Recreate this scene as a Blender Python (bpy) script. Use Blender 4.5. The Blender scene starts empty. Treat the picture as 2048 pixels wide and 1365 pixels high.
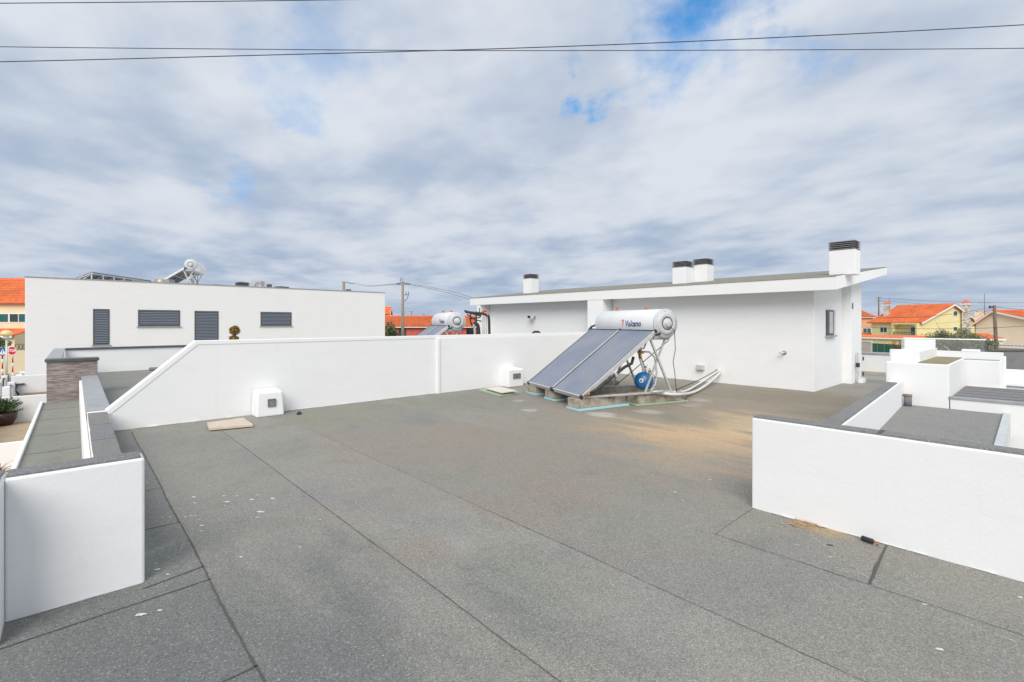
import bpy, math, random
from mathutils import Vector, Matrix, noise
R = math.radians
SKYX, SKYY = 3.7, 1.2
rnd = random.Random(7)
sc = bpy.context.scene
col = sc.collection
# ------------------------------------------------------------------ camera
# world: X runs along the party wall, Y towards the neighbour's terrace, roof deck at z = 0
FPX, CX, HY, H = 965.0, 1024.0, 645.0, 1.6
A = math.atan2(1066, 965)
FW = (math.cos(A), math.sin(A)); RT = (math.sin(A), -math.cos(A))
cd = bpy.data.cameras.new('camera'); cam = bpy.data.objects.new('camera', cd); col.objects.link(cam)
cam.location = (0, 0, H); cam.rotation_euler = (R(90), 0, A - R(90))
cd.sensor_width = 36.0; cd.lens = FPX / 2048 * 36.0; cd.shift_y = -(682.5 - HY) / 2048
cd.clip_start = 0.05; cd.clip_end = 5000
sc.camera = cam
# ------------------------------------------------------------------ exposure, sky, sun
sc.view_settings.view_transform = 'Standard'; sc.view_settings.look = 'None'
sc.view_settings.gamma = 1.0; sc.view_settings.exposure = 1.0
SUN_DIR = Vector((-0.72, -0.60, 0.80)).normalized()
sl = bpy.data.lights.new('sun', 'SUN'); sl.energy = 1.5; sl.angle = R(42); sl.color = (1.0, 0.955, 0.89)
so = bpy.data.objects.new('sun', sl); col.objects.link(so)
so.rotation_euler = SUN_DIR.to_track_quat('Z', 'Y').to_euler(); so.location = (-20, -10, 30)

class NT:
    """small helper for writing node trees"""
    def __init__(s, t): s.t = t
    def n(s, typ, **kw):
        nd = s.t.nodes.new('ShaderNode' + typ)
        for k, v in kw.items():
            if k.startswith('i_'): nd.inputs[k[2:].replace('_', ' ')].default_value = v
            else: setattr(nd, k, v)
        return nd
    def l(s, a, b): s.t.links.new(a, b)
    def m(s, op, a, b=None, c=None, clamp=False):
        nd = s.t.nodes.new('ShaderNodeMath'); nd.operation = op; nd.use_clamp = clamp
        for i, v in enumerate((a, b, c)):
            if v is None: continue
            if isinstance(v, (int, float)): nd.inputs[i].default_value = v
            else: s.l(v, nd.inputs[i])
        return nd.outputs[0]
    def vm(s, op, a, b=None):
        nd = s.t.nodes.new('ShaderNodeVectorMath'); nd.operation = op
        for i, v in enumerate((a, b)):
            if v is None: continue
            if isinstance(v, (tuple, list, Vector)): nd.inputs[i].default_value = v
            elif isinstance(v, (int, float)): nd.inputs['Scale'].default_value = v
            else: s.l(v, nd.inputs[i])
        return nd.outputs['Value'] if op in ('LENGTH', 'DISTANCE', 'DOT_PRODUCT') else nd.outputs['Vector']
    def mix(s, f, a, b, blend='MIX'):
        nd = s.t.nodes.new('ShaderNodeMix'); nd.data_type = 'RGBA'; nd.blend_type = blend
        for i, v in ((0, f), (6, a), (7, b)):
            if isinstance(v, (int, float)): nd.inputs[i].default_value = v if i == 0 else (v, v, v, 1)
            elif isinstance(v, (tuple, list)): nd.inputs[i].default_value = tuple(v) + ((1,) if len(v) == 3 else ())
            else: s.l(v, nd.inputs[i])
        return nd.outputs[2]
    def noise(s, vec, scale, detail=4, rough=0.5, dist=0.0):
        nd = s.n('TexNoise'); nd.inputs['Scale'].default_value = scale; nd.inputs['Detail'].default_value = detail
        nd.inputs['Roughness'].default_value = rough; nd.inputs['Distortion'].default_value = dist
        if vec is not None: s.l(vec, nd.inputs['Vector'])
        return nd.outputs['Fac']
    def mr(s, v, a, b, c=0.0, d=1.0, smooth=True):
        nd = s.n('MapRange'); nd.interpolation_type = 'SMOOTHSTEP' if smooth else 'LINEAR'
        s.l(v, nd.inputs['Value'])
        for k, x in zip(('From Min', 'From Max', 'To Min', 'To Max'), (a, b, c, d)): nd.inputs[k].default_value = x
        return nd.outputs['Result']

def pix_dir(px, py):
    a = (px - CX) / FPX
    return Vector((FW[0] + a * RT[0], FW[1] + a * RT[1], -(py - HY) / FPX)).normalized()

w = bpy.data.worlds.new('World'); sc.world = w; w.use_nodes = True
w.node_tree.nodes.clear(); T = NT(w.node_tree)
tc = T.n('TexCoord'); dirv = T.vm('NORMALIZE', tc.outputs['Generated'])
sep = T.n('SeparateXYZ'); T.l(dirv, sep.inputs[0])
zz = T.m('MAXIMUM', sep.outputs['Z'], 0.0)
den = T.m('ADD', zz, 0.13)
cmb = T.n('CombineXYZ'); T.l(T.m('DIVIDE', sep.outputs['X'], den), cmb.inputs[0]); T.l(T.m('DIVIDE', sep.outputs['Y'], den), cmb.inputs[1])
# clouds are stretched sideways as seen over the roofs
mp = T.n('Mapping'); T.l(cmb.outputs[0], mp.inputs[0]); mp.inputs['Rotation'].default_value = (0, 0, -A + R(12)); mp.inputs['Scale'].default_value = (1.05, 0.85, 1); mp.inputs['Location'].default_value = (SKYX, SKYY, 0)
cp = mp.outputs[0]
big = T.noise(cp, 0.85, 2, 0.45, 0.1)
mid = T.noise(cp, 2.2, 4, 0.45, 0.1)
fine = T.noise(cp, 6.0, 5, 0.5, 0.05)
lum = T.m('ADD', T.m('MULTIPLY', big, 0.46), T.m('ADD', T.m('MULTIPLY', mid, 0.38), T.m('MULTIPLY', fine, 0.16)))
shade = T.mr(lum, 0.33, 0.63)
shade = T.m('SUBTRACT', shade, T.mr(zz, 0.30, 0.0, 0.0, 0.13))
shade = T.m('ADD', shade, T.mr(zz, 0.15, 0.55, 0.0, 0.24), clamp=True)
cloud = T.mix(shade, (3.4, 4.25, 5.65), (6.4, 6.8, 7.4))
sky = T.n('TexSky', sky_type='NISHITA'); sky.sun_disc = False
sky.sun_elevation = math.asin(SUN_DIR.z); sky.sun_rotation = math.atan2(SUN_DIR.x, SUN_DIR.y)
sky.air_density = 1.0; sky.dust_density = 0.6; sky.ozone_density = 3.0
warp = T.m('MULTIPLY', T.m('SUBTRACT', fine, 0.5), 0.16)
warp2 = T.m('MULTIPLY', T.m('SUBTRACT', T.noise(dirv, 9.0, 5, 0.6), 0.5), 0.22)
hole = None
for px, py, r0, k in ((1400, -6, 0.150, 0.95), (1500, 45, 0.06, 0.6), (1160, 190, 0.052, 0.95), (1205, 205, 0.03, 0.35), (622, 88, 0.13, 0.38), (612, 200, 0.06, 0.28), (1610, 118, 0.05, 0.3), (480, 362, 0.045, 0.2)):
    dd = T.vm('DISTANCE', dirv, tuple(pix_dir(px, py)))
    dd = T.m('ADD', T.m('ADD', dd, warp), warp2)
    hh = T.m('MULTIPLY', T.mr(dd, r0 * 1.1, 0.0, 0, 1), k)
    hole = hh if hole is None else T.m('MAXIMUM', hole, hh)
bluesky = T.mix(1.0, sky.outputs[0], (0.30, 1.45, 1.95), 'MULTIPLY')
skyc = T.mix(hole, cloud, bluesky)
# pale haze low over the horizon
skyc = T.mix(T.mr(zz, 0.10, 0.0, 0.0, 0.55), skyc, (3.9, 4.75, 6.0))
bg = T.n('Background'); bg.inputs['Strength'].default_value = 0.056; T.l(skyc, bg.inputs['Color'])
ow = T.n('OutputWorld'); T.l(bg.outputs[0], ow.inputs[0])

# ------------------------------------------------------------------ placing: pixel of the photograph + a known plane -> world point
def at_z(x, y, z=0.0):
    d = FPX * (H - z) / (y - HY); l = (x - CX) / FPX * d
    return Vector((d * FW[0] + l * RT[0], d * FW[1] + l * RT[1], z))
def at_d(x, y, d):
    l = (x - CX) / FPX * d
    return Vector((d * FW[0] + l * RT[0], d * FW[1] + l * RT[1], H - (y - HY) / FPX * d))
def at_Y(x, y, Yc): return at_d(x, y, Yc / (FW[1] + (x - CX) / FPX * RT[1]))
def at_X(x, y, Xc): return at_d(x, y, Xc / (FW[0] + (x - CX) / FPX * RT[0]))
def camv(x, y):   # a horizontal direction given as (right, forward)
    return Vector((x * RT[0] + y * FW[0], x * RT[1] + y * FW[1], 0)).normalized()

# ------------------------------------------------------------------ materials
MATS = {}
def mat(name, base, rough=0.6, metal=0.0, spec=0.5, bump=None, var=None, speck=None, extra=None):
    """base colour; bump=(scale, strength, distance); var=(scale, darker colour, amount); speck=(scale, colour, threshold)"""
    if name in MATS: return MATS[name]
    m = bpy.data.materials.new(name); m.use_nodes = True; t = NT(m.node_tree)
    b = m.node_tree.nodes['Principled BSDF']
    b.inputs['Roughness'].default_value = rough; b.inputs['Metallic'].default_value = metal
    b.inputs['Specular IOR Level'].default_value = spec
    geo = t.n('NewGeometry'); P = geo.outputs['Position']
    c = t.n('RGB'); c.outputs[0].default_value = (*base, 1); c = c.outputs[0]
    if var:
        f = t.mr(t.noise(P, var[0], 5, 0.6), 0.38, 0.68, 0, var[2]); c = t.mix(f, c, var[1])
    if speck:
        f = t.mr(t.noise(P, speck[0], 2, 0.6), speck[2], speck[2] + 0.08); c = t.mix(f, c, speck[1])
    if extra: c = extra(t, P, c, b)
    t.l(c, b.inputs['Base Color'])
    if bump:
        bp = t.n('Bump'); bp.inputs['Strength'].default_value = bump[1]; bp.inputs['Distance'].default_value = bump[2]
        t.l(t.noise(P, bump[0], 4, 0.6), bp.inputs['Height']); t.l(bp.outputs[0], b.inputs['Normal'])
    MATS[name] = m; return m

def stucco_extra(t, P, c, b):
    # faint trowel marks and weathering of white render
    s = t.n('Mapping'); t.l(P, s.inputs[0]); s.inputs['Scale'].default_value = (1, 1, 4)
    f = t.mr(t.noise(s.outputs[0], 1.3, 6, 0.62), 0.42, 0.72, 0, 0.35)
    c = t.mix(f, c, (0.76, 0.765, 0.77))
    g = t.mr(t.noise(P, 7, 6, 0.7), 0.56, 0.80, 0, 0.32)
    c = t.mix(g, c, (0.70, 0.69, 0.66))
    s2 = t.n('Mapping'); t.l(P, s2.inputs[0]); s2.inputs['Scale'].default_value = (9, 9, 0.5)
    return t.mix(t.mr(t.noise(s2.outputs[0], 1.0, 5, 0.7), 0.58, 0.78, 0, 0.22), c, (0.68, 0.68, 0.65))
STUC = mat('white_stucco', (0.825, 0.826, 0.825), 0.9, spec=0.25, bump=(38, 0.30, 0.005), extra=stucco_extra)
STUCS = mat('white_stucco_smooth', (0.825, 0.826, 0.825), 0.9, spec=0.2, bump=(25, 0.25, 0.004), extra=stucco_extra)
WHITEP = mat('white_trim', (0.84, 0.84, 0.84), 0.7, bump=(30, 0.2, 0.002))

def felt_extra(stains):
    def fn(t, P, c, b):
        lg = t.noise(P, 0.55, 5, 0.65); c = t.mix(t.mr(lg, 0.42, 0.68, 0, 0.4), c, (0.27, 0.26, 0.22))
        hb = t.noise(P, 0.8, 6, 0.6, 0.4); c = t.mix(t.mr(hb, 0.50, 0.72, 0, 0.38), c, (0.27, 0.22, 0.18))
        hg = t.noise(t.vm('ADD', P, (11, 5, 0)), 0.9, 5, 0.6, 0.3); c = t.mix(t.mr(hg, 0.48, 0.70, 0, 0.35), c, (0.19, 0.205, 0.175))
        hv = t.noise(t.vm('ADD', P, (-7, 15, 0)), 0.7, 5, 0.6, 0.3); c = t.mix(t.mr(hv, 0.48, 0.70, 0, 0.35), c, (0.20, 0.195, 0.22))
        lg2 = t.noise(P, 2.3, 6, 0.7); c = t.mix(t.mr(lg2, 0.50, 0.75, 0, 0.35), c, (0.13, 0.135, 0.13))
        if stains:
            # each metre wide roll has its own tone
            s = t.n('SeparateXYZ'); t.l(P, s.inputs[0]); k = t.m('FLOOR', t.m('SUBTRACT', s.outputs[0], 0.61)); wn = t.n('TexWhiteNoise', noise_dimensions='1D'); t.l(k, wn.inputs['W'])
            c = t.mix(t.m('MULTIPLY', wn.outputs['Value'], 0.20), c, (0.12, 0.12, 0.12))
            c = t.mix(t.m('MULTIPLY', t.m('LESS_THAN', s.outputs[0], 0.61), 0.38), c, (0.12, 0.137, 0.14))
            m = t.n('Mapping'); t.l(P, m.inputs[0]); m.inputs['Rotation'].default_value = (0, 0, R(42)); m.inputs['Scale'].default_value = (1, 0.28, 1)
            st = t.noise(m.outputs[0], 2.2, 6, 0.62, 0.3)
            for (x, y, r0, colr, k) in stains:
                d = t.vm('DISTANCE', P, (x, y, 0)); d = t.m('ADD', d, t.m('MULTIPLY', t.m('SUBTRACT', st, 0.5), 3.2 * min(r0, 1.2)))
                c = t.mix(t.mr(d, r0, r0 * 0.15, 0, k), c, colr)
        def cells(sc_):
            v = t.n('TexVoronoi'); v.inputs['Scale'].default_value = sc_; t.l(P, v.inputs['Vector'])
            q = t.n('SeparateColor'); t.l(v.outputs['Color'], q.inputs[0]); return q.outputs[0]
        ca, cb = cells(270), cells(170)
        gr = t.m('ADD', t.m('MULTIPLY', ca, 0.5), t.m('MULTIPLY', cb, 0.5))
        f = t.mr(gr, 0.1, 0.9, 0.62, 1.46, False)
        sc3 = t.n('CombineXYZ'); t.l(f, sc3.inputs[0]); t.l(f, sc3.inputs[1]); t.l(f, sc3.inputs[2])
        c = t.mix(1.0, c, sc3.outputs[0], 'MULTIPLY')
        c = t.mix(t.mr(cb, 0.95, 0.985, 0, 0.28), c, (0.60, 0.60, 0.58))
        return c
    return fn
STAINS = [(8.9, 3.4, 6.6, (0.29, 0.245, 0.185), 0.85), (6.4, 3.4, 1.7, (0.55, 0.38, 0.22), 0.85), (7.9, 3.1, 1.5, (0.50, 0.39, 0.24), 0.75), (7.4, 4.0, 0.8, (0.16, 0.17, 0.15), 0.6), (9.6, 2.6, 1.1, (0.17, 0.165, 0.14), 0.5), (5.4, 2.8, 1.2, (0.34, 0.28, 0.21), 0.5), (11.4, 3.4, 2.2, (0.22, 0.19, 0.145), 0.7), (9.5, 6.4, 2.4, (0.20, 0.175, 0.13), 0.6),
          (0.1, 2.4, 2.2, (0.12, 0.13, 0.13), 0.7), (4.2, 4.6, 2.6, (0.26, 0.225, 0.185), 0.5), (3.2, 8.2, 1.2, (0.24, 0.235, 0.17), 0.5), (5.6, 8.0, 2.0, (0.20, 0.20, 0.165), 0.5),
          (6.75, 5.15, 0.30, (0.62, 0.62, 0.60), 0.42), (7.6, 4.75, 0.26, (0.60, 0.59, 0.57), 0.36), (9.5, 4.75, 0.34, (0.58, 0.57, 0.55), 0.34), (8.9, 4.55, 0.3, (0.56, 0.55, 0.5), 0.3), (6.2, 6.3, 0.18, (0.55, 0.55, 0.54), 0.35), (6.7, 7.2, 0.18, (0.55, 0.55, 0.54), 0.35), (7.0, 8.0, 0.25, (0.55, 0.55, 0.54), 0.5),
          (2.05, 2.85, 0.24, (0.36, 0.36, 0.36), 0.22), (1.75, 2.95, 0.4, (0.27, 0.21, 0.18), 0.4), (2.9, 3.0, 0.9, (0.26, 0.215, 0.18), 0.4), (3.4, 5.9, 1.6, (0.28, 0.235, 0.19), 0.5), (4.35, 1.15, 0.22, (0.40, 0.28, 0.15), 0.6), (4.4, 0.35, 0.18, (0.38, 0.30, 0.2), 0.5)]
FELT = mat('roof_felt', (0.268, 0.262, 0.232), 0.92, spec=0.3, bump=(320, 0.5, 0.003), extra=felt_extra(STAINS))
FELT3 = mat('plain_roof_felt', (0.24, 0.238, 0.228), 0.92, spec=0.3, bump=(320, 0.5, 0.003), extra=felt_extra(None))
FELT2 = mat('mineral_felt', (0.20, 0.20, 0.205), 0.92, spec=0.3, bump=(320, 0.5, 0.003), extra=felt_extra(None))
FELTG = mat('greenish_felt', (0.225, 0.23, 0.20), 0.92, spec=0.3, bump=(180, 0.6, 0.004), extra=felt_extra(None))
SEAM = mat('bitumen_seam', (0.085, 0.08, 0.076), 0.7, bump=(120, 0.6, 0.003))
SPLASH = mat('paint_splash', (0.62, 0.63, 0.62), 0.8, bump=(90, 0.4, 0.002))
SAND = mat('sandy_kerb', (0.40, 0.34, 0.26), 0.9, bump=(80, 0.4, 0.003), var=(9, (0.30, 0.25, 0.18), 0.6))
OCHRE = mat('ochre_felt', (0.30, 0.25, 0.13), 0.9, bump=(90, 0.5, 0.003), var=(6, (0.20, 0.19, 0.14), 0.6))
CAPM = mat('grey_metal_coping', (0.42, 0.43, 0.44), 0.5, metal=0.3, bump=(14, 0.15, 0.002), var=(5, (0.30, 0.30, 0.31), 0.5))
PALEM = mat('pale_metal', (0.62, 0.65, 0.66), 0.5, metal=0.2, var=(5, (0.5, 0.53, 0.54), 0.5))
CAPD = mat('dark_metal_coping', (0.115, 0.12, 0.125), 0.5, metal=0.3, var=(6, (0.08, 0.08, 0.08), 0.6))
def stone_extra(t, P, c, b):
    m = t.n('Mapping'); t.l(P, m.inputs[0]); m.inputs['Scale'].default_value = (3.0, 3.0, 30)
    f = t.noise(m.outputs[0], 1.6, 4, 0.65)
    c = t.mix(t.mr(f, 0.35, 0.66), (0.16, 0.125, 0.115), (0.40, 0.345, 0.32))
    m2 = t.n('Mapping'); t.l(P, m2.inputs[0]); m2.inputs['Scale'].default_value = (1, 1, 1)
    return t.mix(t.mr(t.noise(P, 2.5, 4, 0.6), 0.4, 0.7, 0, 0.4), c, (0.25, 0.215, 0.205))
STONE = mat('split_stone_cladding', (0.3, 0.25, 0.23), 0.85, bump=(40, 0.6, 0.01), extra=stone_extra)
ALU = mat('aluminium', (0.74, 0.74, 0.74), 0.42, metal=0.55, var=(12, (0.55, 0.55, 0.54), 0.5))
GALV = mat('galvanised_steel', (0.62, 0.62, 0.60), 0.5, metal=0.35, var=(20, (0.42, 0.42, 0.40), 0.6))
TANKM = mat('tank_enamel', (0.78, 0.79, 0.79), 0.38, spec=0.5, var=(3, (0.70, 0.71, 0.72), 0.5))
TANKC = mat('tank_end_plastic', (0.54, 0.56, 0.57), 0.45, var=(4, (0.48, 0.50, 0.51), 0.5))
BLACK = mat('black_rubber', (0.022, 0.022, 0.024), 0.6, var=(10, (0.05, 0.05, 0.05), 0.5))
BRASS = mat('brass', (0.50, 0.30, 0.10), 0.35, metal=0.8, var=(30, (0.30, 0.18, 0.07), 0.7))
COPPERRED = mat('copper_orange', (0.62, 0.16, 0.06), 0.45, metal=0.2, var=(40, (0.4, 0.12, 0.05), 0.5))
BLUEV = mat('blue_vessel_paint', (0.012, 0.155, 0.40), 0.32, spec=0.6, var=(5, (0.01, 0.11, 0.31), 0.5))
PIPEW = mat('white_insulation', (0.72, 0.72, 0.70), 0.6, bump=(50, 0.3, 0.003), var=(9, (0.55, 0.54, 0.5), 0.5))
CONC = mat('concrete_block', (0.44, 0.385, 0.315), 0.95, bump=(70, 0.9, 0.008), var=(7, (0.22, 0.185, 0.145), 0.9), speck=(140, (0.48, 0.44, 0.38), 0.62))
CONCP = mat('pole_concrete', (0.29, 0.24, 0.18), 0.9, bump=(20, 0.5, 0.01), var=(3, (0.22, 0.2, 0.17), 0.6))
FOAMB = mat('blue_foam', (0.36, 0.62, 0.68), 0.8, bump=(60, 0.3, 0.003), var=(12, (0.40, 0.66, 0.68), 0.5))
FOAMG = mat('green_foam', (0.34, 0.44, 0.33), 0.8, bump=(60, 0.3, 0.003), var=(12, (0.42, 0.52, 0.36), 0.6))
SLAB = mat('beige_slab', (0.62, 0.53, 0.44), 0.85, bump=(60, 0.5, 0.004), var=(8, (0.50, 0.40, 0.31), 0.6))
WOODB = mat('brown_board', (0.28, 0.15, 0.08), 0.8, bump=(40, 0.4, 0.003), var=(8, (0.18, 0.1, 0.06), 0.6))
SHUT = mat('slate_shutter', (0.078, 0.105, 0.150), 0.45, metal=0.1, var=(3, (0.085, 0.11, 0.14), 0.4))
DARKG = mat('dark_glass', (0.03, 0.05, 0.055), 0.08, spec=0.8, var=(2, (0.02, 0.03, 0.035), 0.5))
TEALG = mat('teal_glass', (0.02, 0.12, 0.12), 0.1, spec=0.8, var=(2, (0.015, 0.06, 0.07), 0.5))
LOUV = mat('louvre_metal', (0.11, 0.11, 0.115), 0.4, metal=0.4, var=(9, (0.05, 0.05, 0.05), 0.5))
CHLV = mat('chimney_slat', (0.34, 0.34, 0.345), 0.4, metal=0.4, var=(9, (0.24, 0.24, 0.24), 0.5))
LOUVC = mat('louvre_core', (0.02, 0.02, 0.02), 0.9)
def tile_mat(name, ca, cb):
    def fn(t, P, c, b):
        f = t.noise(P, 3.0, 5, 0.7); g = t.noise(P, 0.5, 4, 0.6)
        c = t.mix(t.mr(f, 0.35, 0.7), ca, cb)
        return t.mix(t.mr(g, 0.45, 0.7, 0, 0.5), c, (ca[0] * 0.62, ca[1] * 0.7, ca[2] * 0.9))
    return mat(name, ca, 0.85, bump=(14, 0.5, 0.02), extra=fn)
TILE = tile_mat('terracotta_tile', (0.72, 0.14, 0.035), (0.82, 0.25, 0.09))
YEL = mat('yellow_render', (0.80, 0.72, 0.38), 0.9, bump=(20, 0.3, 0.005), var=(1.2, (0.72, 0.64, 0.34), 0.6))
PEACH = mat('peach_render', (0.90, 0.76, 0.56), 0.9, bump=(20, 0.3, 0.005), var=(1.0, (0.86, 0.71, 0.51), 0.6))
CREAM = mat('cream_render', (0.80, 0.68, 0.46), 0.9, bump=(20, 0.3, 0.005), var=(1.2, (0.72, 0.61, 0.42), 0.6))
ORNG = mat('salmon_render', (0.72, 0.38, 0.2), 0.9, bump=(20, 0.3, 0.005), var=(1.2, (0.62, 0.33, 0.18), 0.6))
REDW = mat('brick_red_render', (0.52, 0.12, 0.085), 0.9, bump=(20, 0.3, 0.005), var=(1.2, (0.42, 0.1, 0.08), 0.6))
def rubble_extra(t, P, c, b):
    v = t.n('TexVoronoi'); v.feature = 'DISTANCE_TO_EDGE'; v.inputs['Scale'].default_value = 3.2; t.l(P, v.inputs['Vector'])
    v2 = t.n('TexVoronoi'); v2.inputs['Scale'].default_value = 3.2; t.l(P, v2.inputs['Vector'])
    s = t.n('SeparateColor'); t.l(v2.outputs['Color'], s.inputs[0])
    st = t.mix(s.outputs[0], (0.30, 0.26, 0.22), (0.62, 0.56, 0.50))
    return t.mix(t.mr(v.outputs['Distance'], 0.03, 0.09), (0.72, 0.70, 0.66), st)
RUBBLE = mat('rubble_stone', (0.5, 0.45, 0.4), 0.9, extra=rubble_extra)
ASPH = mat('asphalt', (0.16, 0.155, 0.15), 0.9, bump=(60, 0.5, 0.01), var=(0.6, (0.2, 0.19, 0.18), 0.6))
GROUND = mat('dry_ground', (0.36, 0.31, 0.23), 0.95, bump=(5, 0.4, 0.03), var=(0.12, (0.22, 0.22, 0.13), 0.8))
PAVE = mat('tan_paving', (0.52, 0.40, 0.27), 0.9, bump=(30, 0.4, 0.004), var=(2.5, (0.42, 0.31, 0.2), 0.7))
PAVG = mat('pale_pavement', (0.46, 0.43, 0.38), 0.9, bump=(30, 0.4, 0.004), var=(1.5, (0.38, 0.35, 0.3), 0.6))
BARK = mat('bark', (0.13, 0.095, 0.06), 0.9, bump=(25, 0.8, 0.01), var=(9, (0.08, 0.06, 0.04), 0.6))
OLIVE = mat('olive_leaf', (0.17, 0.19, 0.10), 0.7, var=(2.2, (0.27, 0.27, 0.17), 0.9))
LEAF = mat('green_leaf', (0.055, 0.11, 0.03), 0.6, var=(8, (0.11, 0.18, 0.045), 0.8))
RUSTL = mat('ochre_leaf', (0.34, 0.19, 0.035), 0.7, var=(14, (0.16, 0.10, 0.025), 0.9))
PALML = mat('palm_leaf', (0.20, 0.17, 0.06), 0.6, var=(14, (0.30, 0.2, 0.08), 0.8))
MAROON = mat('maroon_glaze', (0.045, 0.016, 0.014), 0.35, var=(7, (0.08, 0.03, 0.025), 0.6))
TERRAC = mat('terracotta_pot', (0.42, 0.20, 0.11), 0.8, var=(9, (0.30, 0.15, 0.09), 0.6))
SIGNR = mat('sign_red', (0.60, 0.012, 0.02), 0.4, var=(3, (0.55, 0.012, 0.02), 0.4))
SIGNB = mat('sign_blue', (0.01, 0.10, 0.42), 0.4, var=(3, (0.01, 0.09, 0.38), 0.4))
SIGNW = mat('sign_white', (0.82, 0.82, 0.82), 0.4, var=(3, (0.78, 0.78, 0.78), 0.4))
GLOBE = mat('lamp_globe_plastic', (0.78, 0.62, 0.30), 0.35, var=(4, (0.7, 0.52, 0.25), 0.5))
STRAW = mat('straw', (0.55, 0.40, 0.24), 0.9, var=(30, (0.35, 0.22, 0.12), 0.8))
GREENF = mat('green_mesh', (0.02, 0.13, 0.09), 0.8, var=(2, (0.03, 0.17, 0.12), 0.6))
GREYW = mat('grey_render', (0.20, 0.205, 0.21), 0.9, var=(2, (0.15, 0.155, 0.16), 0.6), bump=(15, 0.4, 0.01))
WOODP = mat('weathered_wood', (0.20, 0.155, 0.12), 0.9, bump=(14, 0.6, 0.01), var=(4, (0.13, 0.1, 0.08), 0.7))
LBLUE = mat('logo_blue', (0.01, 0.03, 0.22), 0.4); LRED = mat('logo_red', (0.70, 0.04, 0.04), 0.4)
CARP = mat('car_paint_silver', (0.42, 0.43, 0.44), 0.3, metal=0.5, var=(2, (0.36, 0.37, 0.38), 0.4))
ACW = mat('ac_casing', (0.52, 0.51, 0.48), 0.5, var=(3, (0.42, 0.41, 0.38), 0.6))
def collector_extra(t, P, c, b):
    tcn = t.n('TexCoord'); s = t.n('SeparateXYZ'); t.l(tcn.outputs['Object'], s.inputs[0])
    y = t.m('FRACT', t.m('MULTIPLY', s.outputs['Y'], 8.0))
    line = t.mr(t.m('ABSOLUTE', t.m('SUBTRACT', y, 0.5)), 0.40, 0.47, 0, 0.55)
    c = t.mix(t.mr(t.noise(P, 1.6, 4, 0.5), 0.35, 0.7), (0.16, 0.19, 0.26), (0.225, 0.23, 0.265))
    b.inputs['Coat Weight'].default_value = 0.35; b.inputs['Coat Roughness'].default_value = 0.35
    return t.mix(line, c, (0.38, 0.41, 0.50))
SOLAR = mat('solar_glass', (0.16, 0.17, 0.23), 0.42, spec=0.6, extra=collector_extra)
def clear_glass(name, tint):
    m = bpy.data.materials.new(name); m.use_nodes = True; t = NT(m.node_tree)
    b = m.node_tree.nodes['Principled BSDF']; out = m.node_tree.nodes['Material Output']
    b.inputs['Base Color'].default_value = (*tint, 1); b.inputs['Roughness'].default_value = 0.08
    tr = t.n('BsdfTransparent'); tr.inputs[0].default_value = (0.97, 0.98, 0.98, 1)
    mx = t.n('MixShader'); mx.inputs[0].default_value = 0.08
    t.l(tr.outputs[0], mx.inputs[1]); t.l(b.outputs[0], mx.inputs[2]); t.l(mx.outputs[0], out.inputs[0]); return m
GLASS = clear_glass('clear_glass', (0.8, 0.82, 0.82))

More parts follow.
